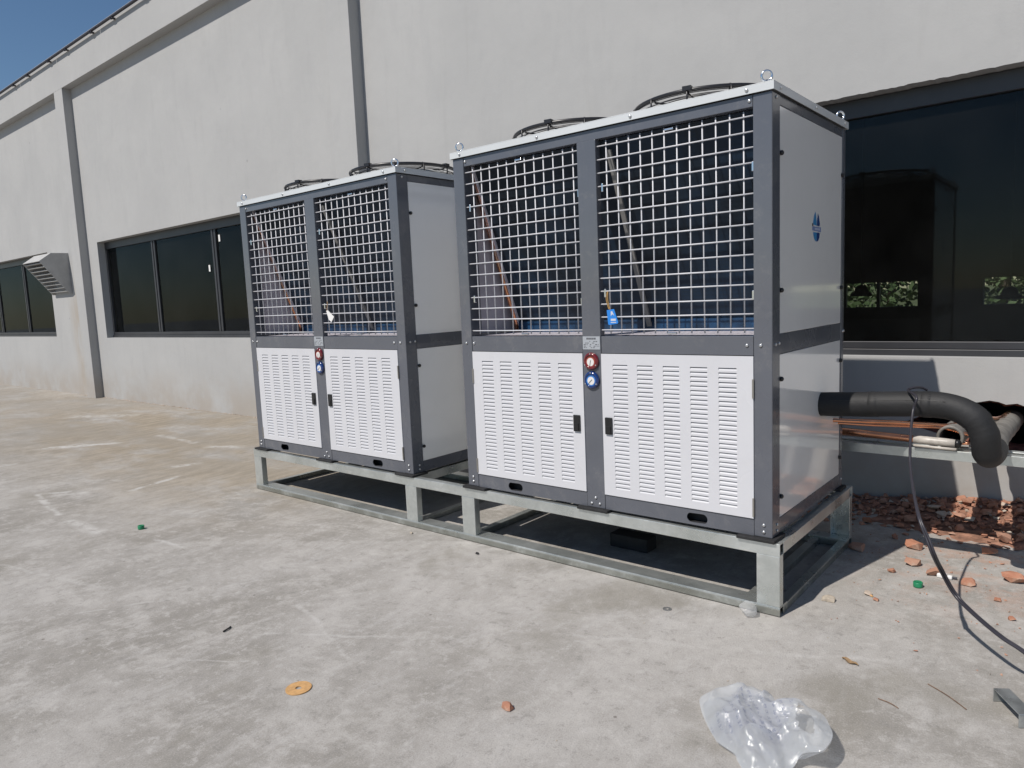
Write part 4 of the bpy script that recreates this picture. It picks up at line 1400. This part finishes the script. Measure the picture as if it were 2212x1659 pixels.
# ------------------------------------------------------------------ plastic bag
OUT = [(2.017, -0.921, .03), (2.03, -0.852, .04), (2.062, -0.802, .05), (2.092, -0.762, .05), (2.139, -0.74, .05), (2.219, -0.751, .04),
       (2.264, -0.787, .04), (2.349, -0.754, .055), (2.408, -0.768, .075), (2.451, -0.825, .095), (2.474, -0.875, .10), (2.478, -0.937, .10),
       (2.468, -0.988, .09), (2.425, -1.036, .06), (2.424, -1.124, .02), (2.40, -1.20, .01), (2.33, -1.235, .01), (2.275, -1.195, .015), (2.252, -1.163, .02), (2.219, -1.15, .02),
       (2.186, -1.137, .02), (2.168, -1.126, .02), (2.104, -1.057, .02), (2.049, -0.982, .025)]
camp = Vector((3.13726, -3.27657, 1.54488))
loopb = []
n0 = len(OUT)
for i in range(n0):
    p0, p1, p2, p3 = (Vector(OUT[(i + k_) % n0]) for k_ in (-1, 0, 1, 2))
    for s in range(8):
        t = s / 8
        loopb.append(0.5 * ((2 * p1) + (p2 - p0) * t + (2 * p0 - 5 * p1 + 4 * p2 - p3) * t * t + (3 * p1 - p0 - 3 * p2 + p3) * t ** 3))
edge = []
for p in loopb:         # outline was read at 4 cm; slide each point to its own height
    d = Vector((p.x, p.y, 0.04)) - camp
    k_ = (max(p.z, 0.006) - camp.z) / d.z
    edge.append(camp + d * k_)
cen = Vector((2.235, -0.945, 0.0))
NB, NR = len(edge), 44
vs_, fs_ = [], []


def bag_h(x, y, f):
    q = Vector((x * 7, y * 7, 0.3))
    dome = 0.075 * (1 - f ** 2.2)
    n = noise.noise(q) * 0.036 + (1 - abs(noise.noise(q * 1.5 + Vector((4, 1, 0))))) ** 4 * 0.030 - abs(noise.noise(q * 2.9)) * 0.012
    fold = 0.012 * math.sin((x * 0.75 + y) * 70 + 6 * noise.noise(q * 1.3)) * max(0, min(1, (-(y + 0.95)) * 8))
    return dome + n * (1 - f ** 5) + fold * (1 - f ** 4)


top_idx = {}
for j in range(NR + 1):
    f = j / NR
    for i in range(NB):
        e = edge[i]
        x, y = cen.x + (e.x - cen.x) * f, cen.y + (e.y - cen.y) * f
        z = e.z * f ** 2 + bag_h(x, y, f)
        vs_.append((x, y, max(z, 0.004 + 0.001 * (1 - f))))
for j in range(NR):
    for i in range(NB):
        l = (i + 1) % NB
        q = [vs_[k_] for k_ in (j * NB + i, j * NB + l, (j + 1) * NB + l, (j + 1) * NB + i)]
        cx = sum(p[0] for p in q) / 4
        cy = sum(p[1] for p in q) / 4
        u, v = (cx - 2.405), (cy + 0.945)
        a = math.radians(62)
        uu, vv = u * math.cos(a) - v * math.sin(a), u * math.sin(a) + v * math.cos(a)
        if (uu / 0.075) ** 2 + (vv / 0.026) ** 2 < 1:
            continue
        fs_.append((j * NB + i, j * NB + l, (j + 1) * NB + l, (j + 1) * NB + i))
base_o = len(vs_)
for j in range(9):        # under layer, tucked in on the floor
    f = 1 - j / 8
    for i in range(NB):
        e = edge[i]
        x, y = cen.x + (e.x - cen.x) * f, cen.y + (e.y - cen.y) * f
        g_ = max(0.0, 1 - (1 - f) * 3.0)
        vs_.append((x, y, max(0.002, e.z * g_ * 0.94 + 0.006 * noise.noise(Vector((x * 20, y * 20, 9))) * g_)))
for j in range(8):
    for i in range(NB):
        l = (i + 1) % NB
        fs_.append((base_o + j * NB + i, base_o + j * NB + l, base_o + (j + 1) * NB + l, base_o + (j + 1) * NB + i))
me = bpy.data.meshes.new('plastic_bag')
me.from_pydata(vs_, [], fs_)
me.materials.append(M['bag'])
for p in me.polygons:
    p.use_smooth = True
o = place(me, 'plastic_bag')
origin_to(o, (2.235, -0.945, 0))
tag(o, 'crumpled translucent white plastic bag with faint blue print in the foreground', 'plastic bag')
for ob in bpy.data.objects:
    if '_w' in ob:
        del ob['_w']
